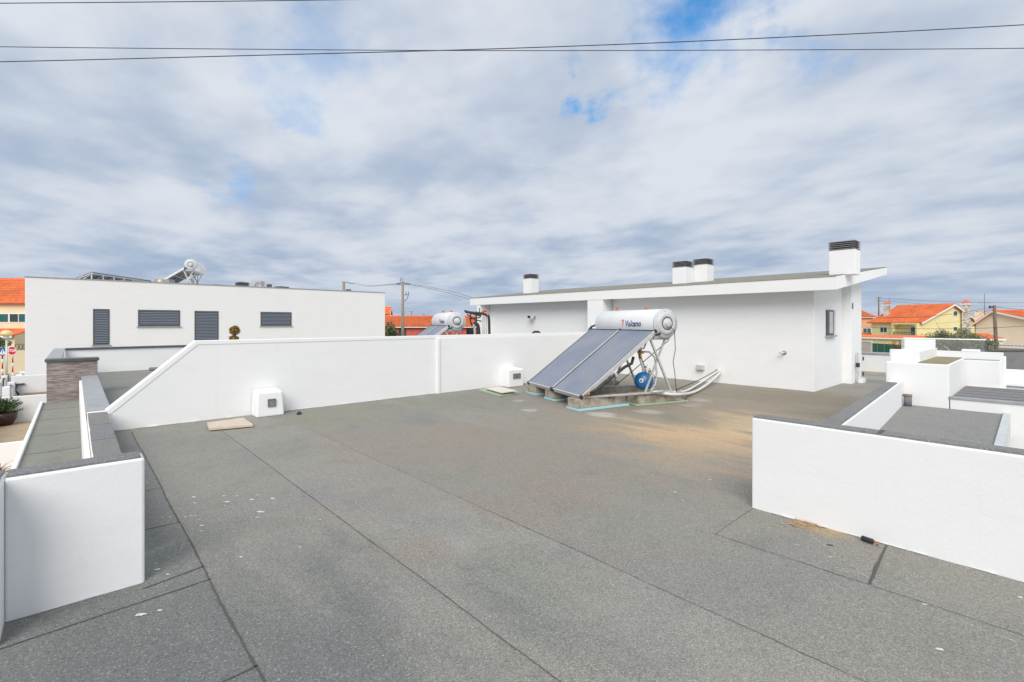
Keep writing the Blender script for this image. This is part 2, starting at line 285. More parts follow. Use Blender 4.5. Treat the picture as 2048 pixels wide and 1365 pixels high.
# ------------------------------------------------------------------ mesh building
def tag(o, label=None, cat=None, group=None, kind=None):
    if label: o['label'] = label
    if cat: o['category'] = cat
    if group: o['group'] = group
    if kind: o['kind'] = kind
    return o
def thing(name, label, cat, loc=(0, 0, 0), group=None):
    o = bpy.data.objects.new(name, None); col.objects.link(o); o.location = loc; o.empty_display_size = 0.1
    return tag(o, label, cat, group)
class MB:
    def __init__(s): s.v = []; s.f = []; s.sm = []; s.mi = []; s.cur = 0
    def add(s, vs, fs, smooth=False, m=None):
        k = len(s.v); s.v += [tuple(p) for p in vs]
        for f in fs: s.f.append(tuple(i + k for i in f)); s.sm.append(smooth); s.mi.append(s.cur if m is None else m)
        return s
    def box(s, x0, x1, y0, y1, z0, z1, m=None):
        return s.add([(x0, y0, z0), (x1, y0, z0), (x1, y1, z0), (x0, y1, z0), (x0, y0, z1), (x1, y0, z1), (x1, y1, z1), (x0, y1, z1)],
                     [(3, 2, 1, 0), (4, 5, 6, 7), (0, 1, 5, 4), (1, 2, 6, 5), (2, 3, 7, 6), (3, 0, 4, 7)], m=m)
    def obox(s, o, a, b, c, m=None):
        """box from corner o along the vectors a, b, c"""
        o, a, b, c = map(Vector, (o, a, b, c))
        vs = [o, o + a, o + a + b, o + b, o + c, o + a + c, o + a + b + c, o + b + c]
        return s.add(vs, [(3, 2, 1, 0), (4, 5, 6, 7), (0, 1, 5, 4), (1, 2, 6, 5), (2, 3, 7, 6), (3, 0, 4, 7)], m=m)
    def prism(s, poly, vec, m=None):
        """planar polygon (3-D points) pushed along vec"""
        n = len(poly); vec = Vector(vec); P = [Vector(p) for p in poly]
        vs = P + [p + vec for p in P]
        return s.add(vs, [tuple(range(n))[::-1], tuple(range(n, 2 * n))] + [(i, (i + 1) % n, n + (i + 1) % n, n + i) for i in range(n)], m=m)
    def bar(s, a, b, w, h=None, up=(0, 0, 1), m=None):
        a, b = Vector(a), Vector(b); h = h or w; d = (b - a).normalized(); u = Vector(up)
        if abs(d.dot(u)) > 0.97: u = Vector((1, 0, 0))
        x = d.cross(u).normalized(); y = x.cross(d).normalized()
        return s.obox(a - x * w / 2 - y * h / 2, b - a, x * w, y * h, m=m)
    def tube(s, pts, r, n=8, caps=True, m=None):
        pts = [Vector(p) for p in pts]; rs = r if isinstance(r, (list, tuple)) else [r] * len(pts)
        vs = []; px = None
        for i, p in enumerate(pts):
            d = (pts[min(i + 1, len(pts) - 1)] - pts[max(i - 1, 0)]).normalized()
            if px is None:
                u = Vector((0, 0, 1)) if abs(d.z) < 0.9 else Vector((1, 0, 0)); px = d.cross(u).normalized()
            else: px = (px - d * px.dot(d)).normalized()
            py = d.cross(px)
            vs += [p + (px * math.cos(2 * math.pi * k / n) + py * math.sin(2 * math.pi * k / n)) * rs[i] for k in range(n)]
        fs = [(i * n + k, i * n + (k + 1) % n, (i + 1) * n + (k + 1) % n, (i + 1) * n + k) for i in range(len(pts) - 1) for k in range(n)]
        s.add(vs, fs, True, m=m)
        if caps:
            k0 = len(s.v) - len(vs); e = (len(pts) - 1) * n
            s.f.append(tuple(k0 + k for k in range(n))[::-1]); s.f.append(tuple(k0 + e + k for k in range(n))); s.sm += [False] * 2; s.mi += [s.cur if m is None else m] * 2
        return s
    def lathe(s, prof, o, ax, n=32, m=None):
        """profile of (radius, height along ax) turned round ax from o"""
        o, ax = Vector(o), Vector(ax).normalized(); u = Vector((0, 0, 1)) if abs(ax.z) < 0.9 else Vector((1, 0, 0))
        x = ax.cross(u).normalized(); y = ax.cross(x); vs = []
        for r_, h_ in prof:
            vs += [o + ax * h_ + (x * math.cos(2 * math.pi * k / n) + y * math.sin(2 * math.pi * k / n)) * max(r_, 1e-4) for k in range(n)]
        fs = [(i * n + k, (i + 1) * n + k, (i + 1) * n + (k + 1) % n, i * n + (k + 1) % n) for i in range(len(prof) - 1) for k in range(n)]
        return s.add(vs, fs, True, m=m)
    def build(s, name, m, parent=None, bevel=0.0, label=None):
        me = bpy.data.meshes.new(name); o = bpy.data.objects.new(name, me); col.objects.link(o)
        off = Vector((0, 0, 0))
        if parent is not None:
            p = parent
            while p is not None: off += Vector(p.location); p = p.parent
            o.parent = parent
        else:
            xs, ys, zs = zip(*s.v); off = Vector(((min(xs) + max(xs)) / 2, (min(ys) + max(ys)) / 2, min(zs))); o.location = off
        me.from_pydata([tuple(Vector(p) - off) for p in s.v], [], s.f)
        for mm in (m if isinstance(m, (list, tuple)) else [m]): me.materials.append(mm)
        me.polygons.foreach_set('use_smooth', s.sm); me.polygons.foreach_set('material_index', s.mi); me.update()
        if bevel:
            b = o.modifiers.new('bevel', 'BEVEL'); b.width = bevel; b.segments = 2; b.limit_method = 'ANGLE'; b.angle_limit = R(40)
        if label: o['label'] = label
        return o
def copy_tree(o, parent=None):
    c = o.copy(); col.objects.link(c); c.parent = parent
    for ch in [x for x in bpy.data.objects if x.parent == o]: copy_tree(ch, c)
    return c
def text_mesh(body, size, shear=0.0, offset=0.0):
    cu = bpy.data.curves.new('lettering', 'FONT'); cu.body = body; cu.size = size; cu.shear = shear; cu.offset = offset
    cu.align_x = 'LEFT'; cu.align_y = 'CENTER'; cu.resolution_u = 4
    o = bpy.data.objects.new('lettering', cu); col.objects.link(o); bpy.context.view_layer.update()
    me = bpy.data.meshes.new_from_object(o); vs = [v.co.copy() for v in me.vertices]; fs = [tuple(p.vertices) for p in me.polygons]
    bpy.data.objects.remove(o); return vs, fs

# ------------------------------------------------------------------ the setting
GZ = -2.5
MB().add([(-1500, -1500, GZ), (1500, -1500, GZ), (1500, 1500, GZ), (-1500, 1500, GZ)], [(0, 1, 2, 3)]).build('ground', GROUND)['kind'] = 'structure'
# street that runs past the left end of the plots
ua, va = Vector((1, 0, 0)), Vector((0, 1, 0))
p = at_z(20, 738, GZ + 0.01)
MB().box(-60, 30, 41.0, 51.5, GZ - 0.2, GZ + 0.012).build('road', ASPH)['kind'] = 'structure'
MB().box(-60, -2.9, 39.0, 41.0, GZ - 0.2, GZ + 0.13).box(-60, 30, 51.5, 53.5, GZ - 0.2, GZ + 0.13).build('pavement', PAVG)['kind'] = 'structure'
MB().box(-14, -0.7, 4, 34.2, GZ - 0.3, GZ + 0.02).build('yard_paving', PAVE)['kind'] = 'structure'

# roof deck: sheet, seams between the metre wide rolls, paint splashes
dk = MB()
dk.add([(-6, -8, 0), (4.42, -8, 0), (4.42, 1.2, 0), (9.2, 1.45, 0), (18.0, 1.45, 0), (18.0, 9.3, 0), (0.2, 9.3, 0), (0.2, 3.8, 0), (-6, 3.7, 0)], [(0, 1, 2, 3, 4, 5, 6, 7, 8)], m=0)
def seam(m, a, b, w=0.012, z=0.004, step=0.035, wob=0.005):
    a, b = Vector((*a, 0)), Vector((*b, 0)); d = b - a; n = max(2, int(d.length / step)); nrm = Vector((-d.y, d.x, 0)).normalized()
    vs = []
    for i in range(n + 1):
        q = a + d * i / n; o = noise.noise(q * 1.1 + Vector((0, 0, 3))) * wob * 2 + noise.noise(q * 9) * wob * 0.8
        ww = w * (0.65 + 0.9 * abs(noise.noise(q * 5 + Vector((7, 1, 0)))) + 0.5 * rnd.random())
        vs += [q + nrm * (o - ww / 2) + Vector((0, 0, z)), q + nrm * (o + ww / 2) + Vector((0, 0, z))]
    m.add(vs, [(2 * i, 2 * i + 2, 2 * i + 3, 2 * i + 1) for i in range(n)], m=1)
seam(dk, (0.61, 8.95), (0.63, -3), 0.009)
seam(dk, (1.60, 8.6), (1.60, -3), 0.0048)
seam(dk, (2.58, 8.8), (2.60, 3.2), 0.0026)
seam(dk, (2.60, 3.2), (2.61, -3), 0.0036)
seam(dk, (3.58, 1.72), (3.60, -3), 0.004)
for xx in (4.6, 5.6, 6.6, 7.6, 8.6, 9.6, 10.6, 11.6): seam(dk, (xx, 8.9), (xx, 1.5), 0.0018)
for (a, b, ww) in (((0.33, 7.85), (0.61, 7.85), 0.012), ((0.33, 6.75), (0.62, 6.78), 0.012), ((0.33, 5.69), (0.62, 5.74), 0.014), ((0.32, 4.66), (0.62, 4.64), 0.016), ((0.30, 3.63), (0.63, 3.70), 0.020), ((-0.30, 3.43), (0.63, 3.49), 0.018),
                  ((0.30, 2.44), (0.63, 2.46), 0.016), ((3.60, 0.72), (4.33, 0.76), 0.032), ((3.57, 1.67), (4.33, 1.69), 0.007)): seam(dk, a, b, ww * 0.45)
def blob(m, x, y, rx, ry, ang, mi):
    n = 14; ph = rnd.random() * 9; vs = [(x, y, 0.0035)]
    for k in range(n):
        a = 2 * math.pi * k / n; rr = 0.72 + 0.5 * noise.noise(Vector((math.cos(a) * 1.4 + ph, math.sin(a) * 1.4, ph)))
        dx, dy = math.cos(a) * rx * rr, math.sin(a) * ry * rr
        vs.append((x + dx * math.cos(ang) - dy * math.sin(ang), y + dx * math.sin(ang) + dy * math.cos(ang), 0.0035))
    m.add(vs, [(0, 1 + k, 1 + (k + 1) % n) for k in range(n)], m=mi)
for px, py, r_ in ((520, 1025, .036), (545, 998, .026), (503, 1000, .026), (455, 1005, .030), (474, 993, .018), (447, 993, .018), (516, 1036, .018), (515, 991, .016), (388, 995, .026), (390, 1007, .02), (404, 1052, .026), (371, 1035, .014), (383, 1033, .016), (391, 1032, .012), (340, 1035, .012),
                   (418, 972, .012), (482, 1115, .016), (315, 1140, .022), (282, 1231, .028), (320, 1222, .016), (294, 966, .016), (336, 1150, .014), (450, 1012, .012), (402, 1063, .012), (398, 1040, .010), (312, 1128, .01), (325, 1036, .01), (1160, 1068, .012), (1808, 1090, .02), (1880, 1300, .022), (2040, 1196, .016), (1850, 1210, .015), (1660, 1115, .013), (1350, 985, .02), (1420, 960, .02), (600, 1095, .012), (640, 1040, .010), (700, 960, .01)):
    g = at_z(px, py); blob(dk, g.x, g.y, r_ * 1.25, r_ * 0.62, rnd.uniform(-0.5, 0.2) - 0.7, 2)
for _ in range(70):
    x, y = rnd.uniform(-0.2, 4.2), rnd.uniform(0.5, 7.5)
    if x < 0.4 and y > 3.6: continue
    blob(dk, x, y, rnd.uniform(.003, .008), rnd.uniform(.003, .006), rnd.random() * 3, 2)
def scuff(m, pts, w):
    P = [at_z(*q) for q in pts]
    for i in range(len(P) - 1):
        seg = P[i + 1] - P[i]; n = max(2, int(seg.length / 0.05))
        for k in range(n):
            if rnd.random() < 0.45: continue
            q = P[i] + seg * (k + rnd.random() * 0.5) / n; blob(m, q.x, q.y, rnd.uniform(0.3, 0.6) * seg.length / n, w * rnd.uniform(0.5, 1.2), math.atan2(seg.y, seg.x), 2)
scuff(dk, [(1620, 1070), (1700, 1130), (1760, 1175)], 0.0025); scuff(dk, [(1590, 1090), (1650, 1105)], 0.003); scuff(dk, [(1850, 1205), (1960, 1260), (2048, 1290)], 0.003); scuff(dk, [(1355, 995), (1378, 1010), (1388, 1022)], 0.004)
def ragged(m, a, b, wmax, mi, z=0.0045, thr=-0.05, f=6.0):
    a, b = Vector((*a, 0)), Vector((*b, 0)); d = b - a; n = int(d.length / 0.03); nrm = Vector((-d.y, d.x, 0)).normalized(); ws = []
    for i in range(n + 1):
        q = a + d * i / n; v = noise.noise(q * f + Vector((mi * 9, 3, 1))) + 0.5 * noise.noise(q * f * 4); ws.append(max(0.0, v - thr) * wmax)
    for i in range(n):
        if ws[i] + ws[i + 1] < 1e-4: continue
        p0, p1 = a + d * i / n, a + d * (i + 1) / n; Z = Vector((0, 0, z)); m.add([p0 + Z, p1 + Z, p1 + nrm * (ws[i + 1] + .0005) + Z, p0 + nrm * (ws[i] + .0005) + Z], [(0, 1, 2, 3)], m=mi)
ragged(dk, (12.55, 9.2), (0.4, 9.2), 0.05, 2); ragged(dk, (12.55, 9.2), (0.4, 9.2), 0.12, 3, 0.0040, 0.12, 1.5)
ragged(dk, (0.318, 3.72), (-0.28, 3.72), 0.03, 2); ragged(dk, (4.33, -3), (4.33, 1.70), 0.03, 2); ragged(dk, (4.33, -3), (4.33, 1.70), 0.10, 3, 0.0040, 0.1, 1.6)
ragged(dk, (12.6, 3.6), (12.6, 9.15), 0.06, 3, 0.004, 0.0, 1.5); ragged(dk, (12.1, 9.15), (12.6, 9.15), 0.05, 2)
ragged(dk, (8.7, 1.50), (4.5, 1.225), -0.04, 2); ragged(dk, (8.7, 1.50), (4.5, 1.225), -0.12, 3, 0.004, 0.05, 1.5)
DIRT = mat('tan_dirt', (0.36, 0.29, 0.20), 0.95, bump=(90, 0.4, 0.002), var=(12, (0.24, 0.21, 0.16), 0.8))
do = dk.build('roof_deck', [FELT, SEAM, SPLASH, DIRT]); do['kind'] = 'structure'

def wavy(m, b, amp=0.007):
    x0, x1, y0, y1, z0, z1 = b; lx = (x1 - x0) > (y1 - y0); n = max(3, int((x1 - x0 if lx else y1 - y0) / 0.04)); vs = []
    for i in range(n + 1):
        u = i / n; a = noise.noise(Vector((u * n * 0.11, x0 * 3, 1.5))) + 0.5 * noise.noise(Vector((u * n * 0.45, y0 * 3, 4.5))); c = noise.noise(Vector((u * n * 0.11, x0 * 3, 8.5))) + 0.5 * noise.noise(Vector((u * n * 0.4, y0 * 3, 12.5)))
        for (e, z) in ((0, z0), (0, z1), (1, z1), (1, z0)):
            if lx: vs.append((x0 + (x1 - x0) * u, (y0 + abs(a) * amp * 1.6 - amp * .3) if e == 0 else (y1 - abs(c) * amp * 1.6 + amp * .3), z))
            else: vs.append(((x0 + abs(a) * amp * 1.6 - amp * .3) if e == 0 else (x1 - abs(c) * amp * 1.6 + amp * .3), y0 + (y1 - y0) * u, z))
    fs = [(0, 1, 2, 3), (4 * n + 3, 4 * n + 2, 4 * n + 1, 4 * n)]
    for i in range(n):
        for k in range(3): fs.append((4 * i + k, 4 * i + k + 1, 4 * i + 4 + k + 1, 4 * i + 4 + k))
    m.add(vs, fs)
def wall(name, label, cat, boxes, coping=None, bevel=0.012, mt=STUC, copm=FELT2, group=None, copname='coping'):
    xs = [b[0] for b in boxes] + [b[1] for b in boxes]; ys = [b[2] for b in boxes] + [b[3] for b in boxes]; zs = [b[4] for b in boxes]
    t = thing(name, label, cat, (sum(xs) / len(xs), sum(ys) / len(ys), min(zs)), group)
    m = MB()
    for b in boxes: m.box(*b)
    m.build('wall', mt, t, bevel)
    if coping:
        m = MB()
        for b in coping:
            if copm is FELT2: wavy(m, b)
            else: m.box(*b)
        m.build(copname, copm, t, 0.0 if copm is FELT2 else 0.004)
    return t

# body of the house the deck lies on
hb = MB().box(-0.24, 17.6, 3.9, 9.3, GZ, -0.32).box(-0.24, 12.0, 9.3, 22.1, GZ, -0.32).box(-6, 4.4, -8, 3.9, GZ, -0.02).box(8.80, 17.6, -9, 3.9, GZ, -0.05).box(4.4, 8.80, 0.35, 3.9, GZ, -0.05)
tag(hb.build('house_body', STUCS), 'white rendered lower storey of the house under the flat roof deck', 'building')

# party wall: straight top, sloped left end, shallow pilaster
t = thing('party_wall', 'long white rendered wall with a sloping left end behind the roof deck', 'wall', (6.5, 9.3, 0))
m = MB(); m.prism([(0.38, 9.2, -0.3), (12.60, 9.2, -0.3), (12.60, 9.2, 1.27), (6.05, 9.2, 1.27), (1.47, 9.2, 1.27), (0.38, 9.2, 0.28)], (0, 0.19, 0)); m.build('wall', STUC, t)
m = MB(); m.prism([(0.33, 9.192, 0.245), (0.38, 9.192, 0.245), (1.47, 9.192, 1.235), (12.55, 9.192, 1.235), (12.55, 9.192, 1.30), (1.445, 9.192, 1.30), (0.33, 9.192, 0.305)], (0, 0.24, 0)); m.build('coping', WHITEP, t, 0.006)
m = MB(); m.box(6.02, 6.10, 9.145, 9.2, -0.02, 1.237); m.build('joint_strip', STUC, t, 0.01)
m = MB(); m.box(6.10, 12.55, 9.175, 9.2, -0.02, 1.236); m.build('render_coat', STUC, t)

# near left parapet; its unseen run is cut short and turned away to admit sun
wall('corner_parapet', 'thick white parapet with a grey felt top at the left front corner', 'parapet',
     [(-0.28, 0.318, 3.72, 3.90, -0.30, 0.765), (-0.52, -0.28, 3.46, 3.90, -0.30, 0.765), (-3.2, -0.522, 3.62, 3.82, -0.30, 0.765)],
     [(-0.275, 0.30, 3.735, 3.895, 0.766, 0.776), (-0.515, -0.295, 3.47, 3.895, 0.766, 0.776)], bevel=0.014)
# low parapets left of the deck
wall('low_parapet', 'low parapet with a speckled grey felt top left of the deck', 'parapet', [(0.125, 0.345, 4.2, 9.19, -0.30, 0.29)], [(0.13, 0.34, 4.21, 9.14, 0.291, 0.305)])
o = bpy.data.objects['low_parapet']
for yy in (4.9, 5.95, 7.0, 8.05): MB().box(0.128, 0.342, yy, yy + 0.012, 0.300, 0.3065).build('felt_lap', SEAM, o)
wall('metal_capped_parapet', 'low parapet with a smooth pale metal cap running to the stone pillar', 'parapet', [(0.13, 0.38, 9.42, 15.66, -0.30, 0.28)], [(0.11, 0.40, 9.45, 15.66, 0.281, 0.305)], copm=CAPM)
# the ledge roof outside it
t = thing('ledge_roof', 'narrow green grey felt ledge with a white rim below the left parapet', 'roof ledge', (-0.25, 9.8, -0.5))
MB().box(-0.60, 0.12, 3.92, 15.66, -0.52, -0.295).build('slab', STUC, t, 0.01)
MB().box(-0.55, 0.118, 3.94, 15.65, -0.294, -0.28).build('felt', FELTG, t)
MB().box(-0.60, -0.55, 3.93, 15.66, -0.294, -0.235).build('rim', WHITEP, t, 0.01)
for yy in (5.4, 6.9, 8.3, 9.7, 11.2, 12.9, 14.4): MB().box(-0.545, 0.115, yy, yy + 0.014, -0.2799, -0.277).build('felt_lap', SEAM, t)
MB().box(0.07, 0.121, 3.95, 15.6, -0.279, 0.20).build('upstand', STUC, t, 0.01)
# stone clad corner and low wall of the neighbour's terrace
t = thing('stone_clad_pillar', 'brown split stone clad wall end with a grey metal cap', 'pillar', (-0.05, 15.9, -0.5))
MB().box(-0.50, 0.41, 15.70, 16.12, -0.55, 0.66).build('cladding', STONE, t, 0.008)
MB().box(-0.53, 0.44, 15.66, 16.16, 0.66, 0.725).build('cap', CAPD, t, 0.004)
wall('terrace_side_wall', 'white side wall with a wide pale cap behind the stone pillar', 'wall', [(-0.50, -0.27, 16.17, 22.3, GZ, 0.67)], [(-0.53, -0.25, 16.17, 22.35, 0.671, 0.72)], copm=CAPM)
wall('terrace_back_wall', 'low white wall with a thin dark cap behind the sunken left terrace', 'wall', [(-0.245, 12.0, 22.05, 22.3, GZ, 0.67)], [(-0.245, 12.0, 22.0, 22.35, 0.671, 0.725)], copm=CAPD)
MB().box(0.385, 12.0, 9.4, 22.04, -0.31, -0.14).build('terrace_floor', FELTG)['kind'] = 'structure'
m = MB(); m.tube([(2.0, 21.6, -0.09), (2.3, 21.3, -0.07), (2.6, 21.4, -0.03), (3.4, 21.0, 0.0)], 0.07, 10); tag(m.build('felt_roll', GREYW), 'small grey felt bundle lying against the terrace back wall', 'felt roll')

# ---------------- right hand walls
wall('near_right_parapet', 'bright white parapet with a grey felt top in the right foreground', 'parapet', [(4.33, 4.50, -4.0, 1.70, -0.4, 0.775)], [(4.345, 4.49, -3.99, 1.69, 0.776, 0.79)], bevel=0.012)
o = bpy.data.objects['near_right_parapet']
MB().box(4.345, 4.49, 0.80, 0.825, 0.7899, 0.793).build('felt_lap', SEAM, o)
t = thing('wing_parapet', 'white parapet with a broad felt top running away from the near right wall', 'parapet', (6.3, 1.25, -0.4))
m = MB(); m.prism([(4.505, 1.085, -0.4), (8.76, 1.355, -0.4), (8.76, 1.50, -0.4), (4.505, 1.225, -0.4)], (0, 0, 1.175)); m.build('wall', STUC, t, 0.01)
m = MB(); m.prism([(4.50, 1.095, 0.7755), (8.2, 1.335, 0.7755), (8.2, 1.445, 0.7755), (4.50, 1.213, 0.7755)], (0, 0, 0.014)); m.build('coping', FELT2, t)
t = thing('lower_roof', 'lower rectangular grey felt roof sunk between white parapets', 'roof', (6.6, 0.75, -0.1))
MB().prism([(4.52, 0.30, 0.16), (8.765, 0.36, 0.16), (8.765, 1.36, 0.16), (4.52, 1.09, 0.16)], (0, 0, 0.27)).build('felt', FELT3, t)
MB().prism([(4.52, 0.235, 0.16), (8.765, 0.295, 0.16), (8.765, 0.357, 0.16), (4.52, 0.297, 0.16)], (0, 0, 0.29)).build('metal_edge', PALEM, t, 0.004)
MB().box(8.77, 10.6, -6, 0.86, GZ, 0.565).build('x', STUC)
o = bpy.data.objects['x']; o.name = 'roof_block'; tag(o, 'white wall below the striped grey roof on the right', 'wall')
t = thing('striped_roof', 'small grey roof with dark seams on the white block at the right', 'roof', (9.6, -2, 0.56))
MB().box(8.80, 10.56, -6, 0.85, 0.566, 0.585).build('felt', FELT2, t)
MB().box(8.755, 8.80, -6, 0.87, 0.566, 0.60).build('metal_edge', CAPM, t, 0.004)
for xx in (9.05, 9.4, 9.75, 10.1, 10.35): MB().box(xx, xx + 0.02, -6, 0.85, 0.585, 0.588).build('felt_lap', SEAM, t)
wall('chimney_block', 'square white roof block topped with ochre stained felt', 'roof block', [(8.77, 10.55, 0.872, 1.56, -0.3, 1.025)], [(8.79, 10.54, 0.89, 1.20, 1.026, 1.038)], copm=OCHRE)
wall('raised_parapet', 'taller white parapet behind the ochre topped block', 'parapet', [(9.06, 10.715, 1.215, 1.545, 1.026, 1.17), (10.72, 10.9, 0.44, 1.85, -0.3, 1.12)], None, bevel=0)
wall('end_block', 'white wall block with a grey top right of the ochre topped block', 'roof block', [(10.605, 10.715, 0.46, 1.20, -0.3, 1.0), (10.905, 12.2, 0.46, 0.66, -0.3, 1.0)], [(10.61, 10.71, 0.47, 1.19, 1.001, 1.012), ], copm=CAPM)
wall('small_raised_kerb', 'short white raised kerb on top of the parapet near the tree', 'kerb', [(10.74, 10.86, 0.70, 0.92, 1.121, 1.16)], None)
# layered terrace of the next house at the right margin
t = thing('neighbour_terrace', 'white terrace wall with a long dark opening at the right edge', 'building', (15, -1.5, GZ))
MB().box(14.3, 14.5, -6, 0.9, 0.20, 0.62).box(14.0, 14.28, -6, 0.9, 0.02, 0.06).build('wall', STUC, t, 0.01)
MB().box(14.26, 14.29, -6, 0.9, 0.265, 0.29).build('joint', GREYW, t)
MB().box(14.35, 14.5, -6, 0.9, -0.02, 0.199).build('sill_band', SAND, t)
MB().box(14.40, 14.5, -6, 0.9, -0.6, -0.022).build('opening', LOUV, t)
wall('white_steps', 'small white steps beside the dark opening at the right margin', 'steps', [(12.25, 12.7, 0.2, 0.44, -0.3, 0.10), (12.25, 12.7, 0.05, 0.197, -0.3, 0.03), (12.25, 12.7, -0.25, 0.047, -0.3, -0.03)], None)
# small end wall closing the passage beside the facade
wall('passage_end_wall', 'low white wall with pale cap closing the passage beside the right building', 'wall', [(18.05, 18.2, 1.5, 4.2, -0.3, 0.62)], [(18.02, 18.6, 1.5, 4.2, 0.621, 0.665)], copm=CAPM)
tag(MB().box(17.8, 18.045, 1.5, 3.9, 0.001, 0.10).build('passage_kerb', SAND, None, 0.01), 'sandy kerb at the end of the passage', 'kerb')
t = thing('glass_gate', 'slim glass gate with black hinges beside the corner of the right building', 'gate', (15.2, 3.25, 0))
a = at_X(1716, 741, 15.3); b_ = at_X(1776, 741, 15.3)
MB().box(15.28, 15.29, 2.35, 3.32, 0.12, 0.72).build('pane', GLASS, t)
MB().box(15.27, 15.31, 3.30, 3.335, 0.02, 0.80).build('post', GALV, t)
MB().box(15.255, 15.32, 3.27, 3.345, 0.42, 0.53).build('latch', BLACK, t)
for z in (0.20, 0.60): MB().box(15.265, 15.30, 3.18, 3.205, z, z + .1).build('hinge', BLACK, t)

# ---------------- penthouse building on the right
t = thing('penthouse', 'white single storey building with a sloping felt roof on the right', 'building', (15, 9, 0))
YR, YL = 3.0, 15.95
m = MB()
def sofz(x): return 2.30 + 0.132 * (x - 12.1)
def wedge(x0, x1, y0, y1): m.prism([(x0, y0, -0.3), (x1, y0, -0.3), (x1, y0, sofz(x1) + 0.02), (x0, y0, sofz(x0) + 0.02)], (0, y1 - y0, 0))
wedge(12.6, 14.93, 3.57, 9.18); wedge(12.6, 16.95, 9.80, 15.5); wedge(14.935, 15.9, 3.37, 9.18); wedge(15.9, 16.9, 3.57, 9.18)
m.build('wall', STUCS, t, 0.006)
m = MB(); m.box(12.11, 16.9, 9.192, 9.795, -0.3, 2.31); m.build('pilaster', STUCS, t, 0.006)
m = MB(); m.box(12.11, 12.595, 15.30, 15.5, -0.3, 2.31); m.build('end_fin', STUCS, t, 0.006)
# fascia + soffit: a wedge that rises away from the terrace (roof plane z = 2.6 + 0.114 (x - 12.1))
def roofz(x): return 2.585 + 0.114 * (x - 12.1)
m = MB(); m.prism([(12.1, YR, 2.30), (12.1, YR, roofz(12.1)), (17.02, YR, roofz(17.02)), (17.02, YR, sofz(17.02))], (0, YL - YR, 0)); m.build('fascia', STUCS, t, 0.006)
m = MB(); m.prism([(12.105, YR + 0.005, roofz(12.105) + 0.001), (17.01, YR + 0.005, roofz(17.01) + 0.001), (17.01, YR + 0.005, roofz(17.01) + 0.022), (12.105, YR + 0.005, roofz(12.105) + 0.022)], (0, YL - YR - 0.01, 0)); m.build('roof_felt', FELTG, t)
n_ = 150; vs = []
for k in range(n_ + 1):      # crumbling mortar line along the roof edge
    y = YR + (YL - YR) * k / n_; e = 0.012 + 0.018 * abs(noise.noise(Vector((y * 3.1, 0, 0)))) + 0.008 * rnd.random(); z = roofz(12.1) + 0.003
    vs += [(12.088, y, z), (12.088, y, z + e), (12.14, y, z + e + 0.004)]
MB().add(vs, [f for k in range(n_) for f in ((3 * k, 3 * k + 3, 3 * k + 4, 3 * k + 1), (3 * k + 1, 3 * k + 4, 3 * k + 5, 3 * k + 2))]).build('mortar_edge', SAND, t)
# small window in the end wall
w1 = MB().box(13.50, 14.12, 3.535, 3.575, 1.28, 1.90).build('window', LOUV, t)
MB().box(13.66, 13.94, 3.528, 3.536, 1.33, 1.86).build('pane', mat('curtain_glass', (0.55, 0.56, 0.57), 0.25, spec=0.7, var=(6, (0.40, 0.41, 0.42), 0.7)), w1)
MB().box(13.44, 14.16, 3.49, 3.57, 1.245, 1.28).build('sill', CAPM, w1)
MB().box(14.04, 14.20, 3.50, 3.565, 1.28, 1.90).build('frame', WHITEP, w1)
MB().box(14.97, 15.03, 3.35, 3.372, 1.95, 2.10).build('vent_slot', GREYW, t)
MB().box(15.3, 15.6, 3.20, 3.36, 0.001, 0.12).build('base_ledge', STUC, t)
def chimney(px0, px1, ytop, X0, wx, wy, h, lh=0.19):
    c = at_X((px0 + px1) / 2, 600, X0); y0, y1 = c.y - wy / 2, c.y + wy / 2; zb = roofz(X0) + 0.01; zt = at_X((px0 + px1) / 2, ytop, X0).z
    ch = MB().box(X0, X0 + wx, y0, y1, zb, zt - lh).build('chimney', STUCS, t, 0.008)
    MB().box(X0 + 0.06, X0 + wx - 0.06, y0 + 0.06, y1 - 0.06, zt - lh, zt - 0.02).build('flue', LOUVC, ch)
    lm = MB(); n = 5
    for k in range(n):
        z0 = zt - lh + 0.008 + k * lh / n; e = 0.015
        x0, x1, a0, a1 = X0 - e, X0 + wx + e, y0 - e, y1 + e; i = 0.035
        # sloped louvre ring
        lo = [(x0, a0, z0), (x1, a0, z0), (x1, a1, z0), (x0, a1, z0)]; hi = [(x0 + i, a0 + i, z0 + lh / n * 0.62), (x1 - i, a0 + i, z0 + lh / n * 0.62), (x1 - i, a1 - i, z0 + lh / n * 0.62), (x0 + i, a1 - i, z0 + lh / n * 0.62)]
        lm.add(lo + hi, [(0, 1, 5, 4), (1, 2, 6, 5), (2, 3, 7, 6), (3, 0, 4, 7), (4, 5, 6, 7), (3, 2, 1, 0)])
    lm.build('louvre_cap', CHLV, ch)
chimney(1037, 1071, 548, 13.6, 0.45, 0.45, 0.6)
chimney(1338, 1378, 522, 13.5, 0.45, 0.44, 0.6)
chimney(1379, 1420, 517, 14.0, 0.45, 0.44, 0.6)
chimney(1656, 1711, 481, 12.75, 0.45, 0.50, 0.6, 0.21)
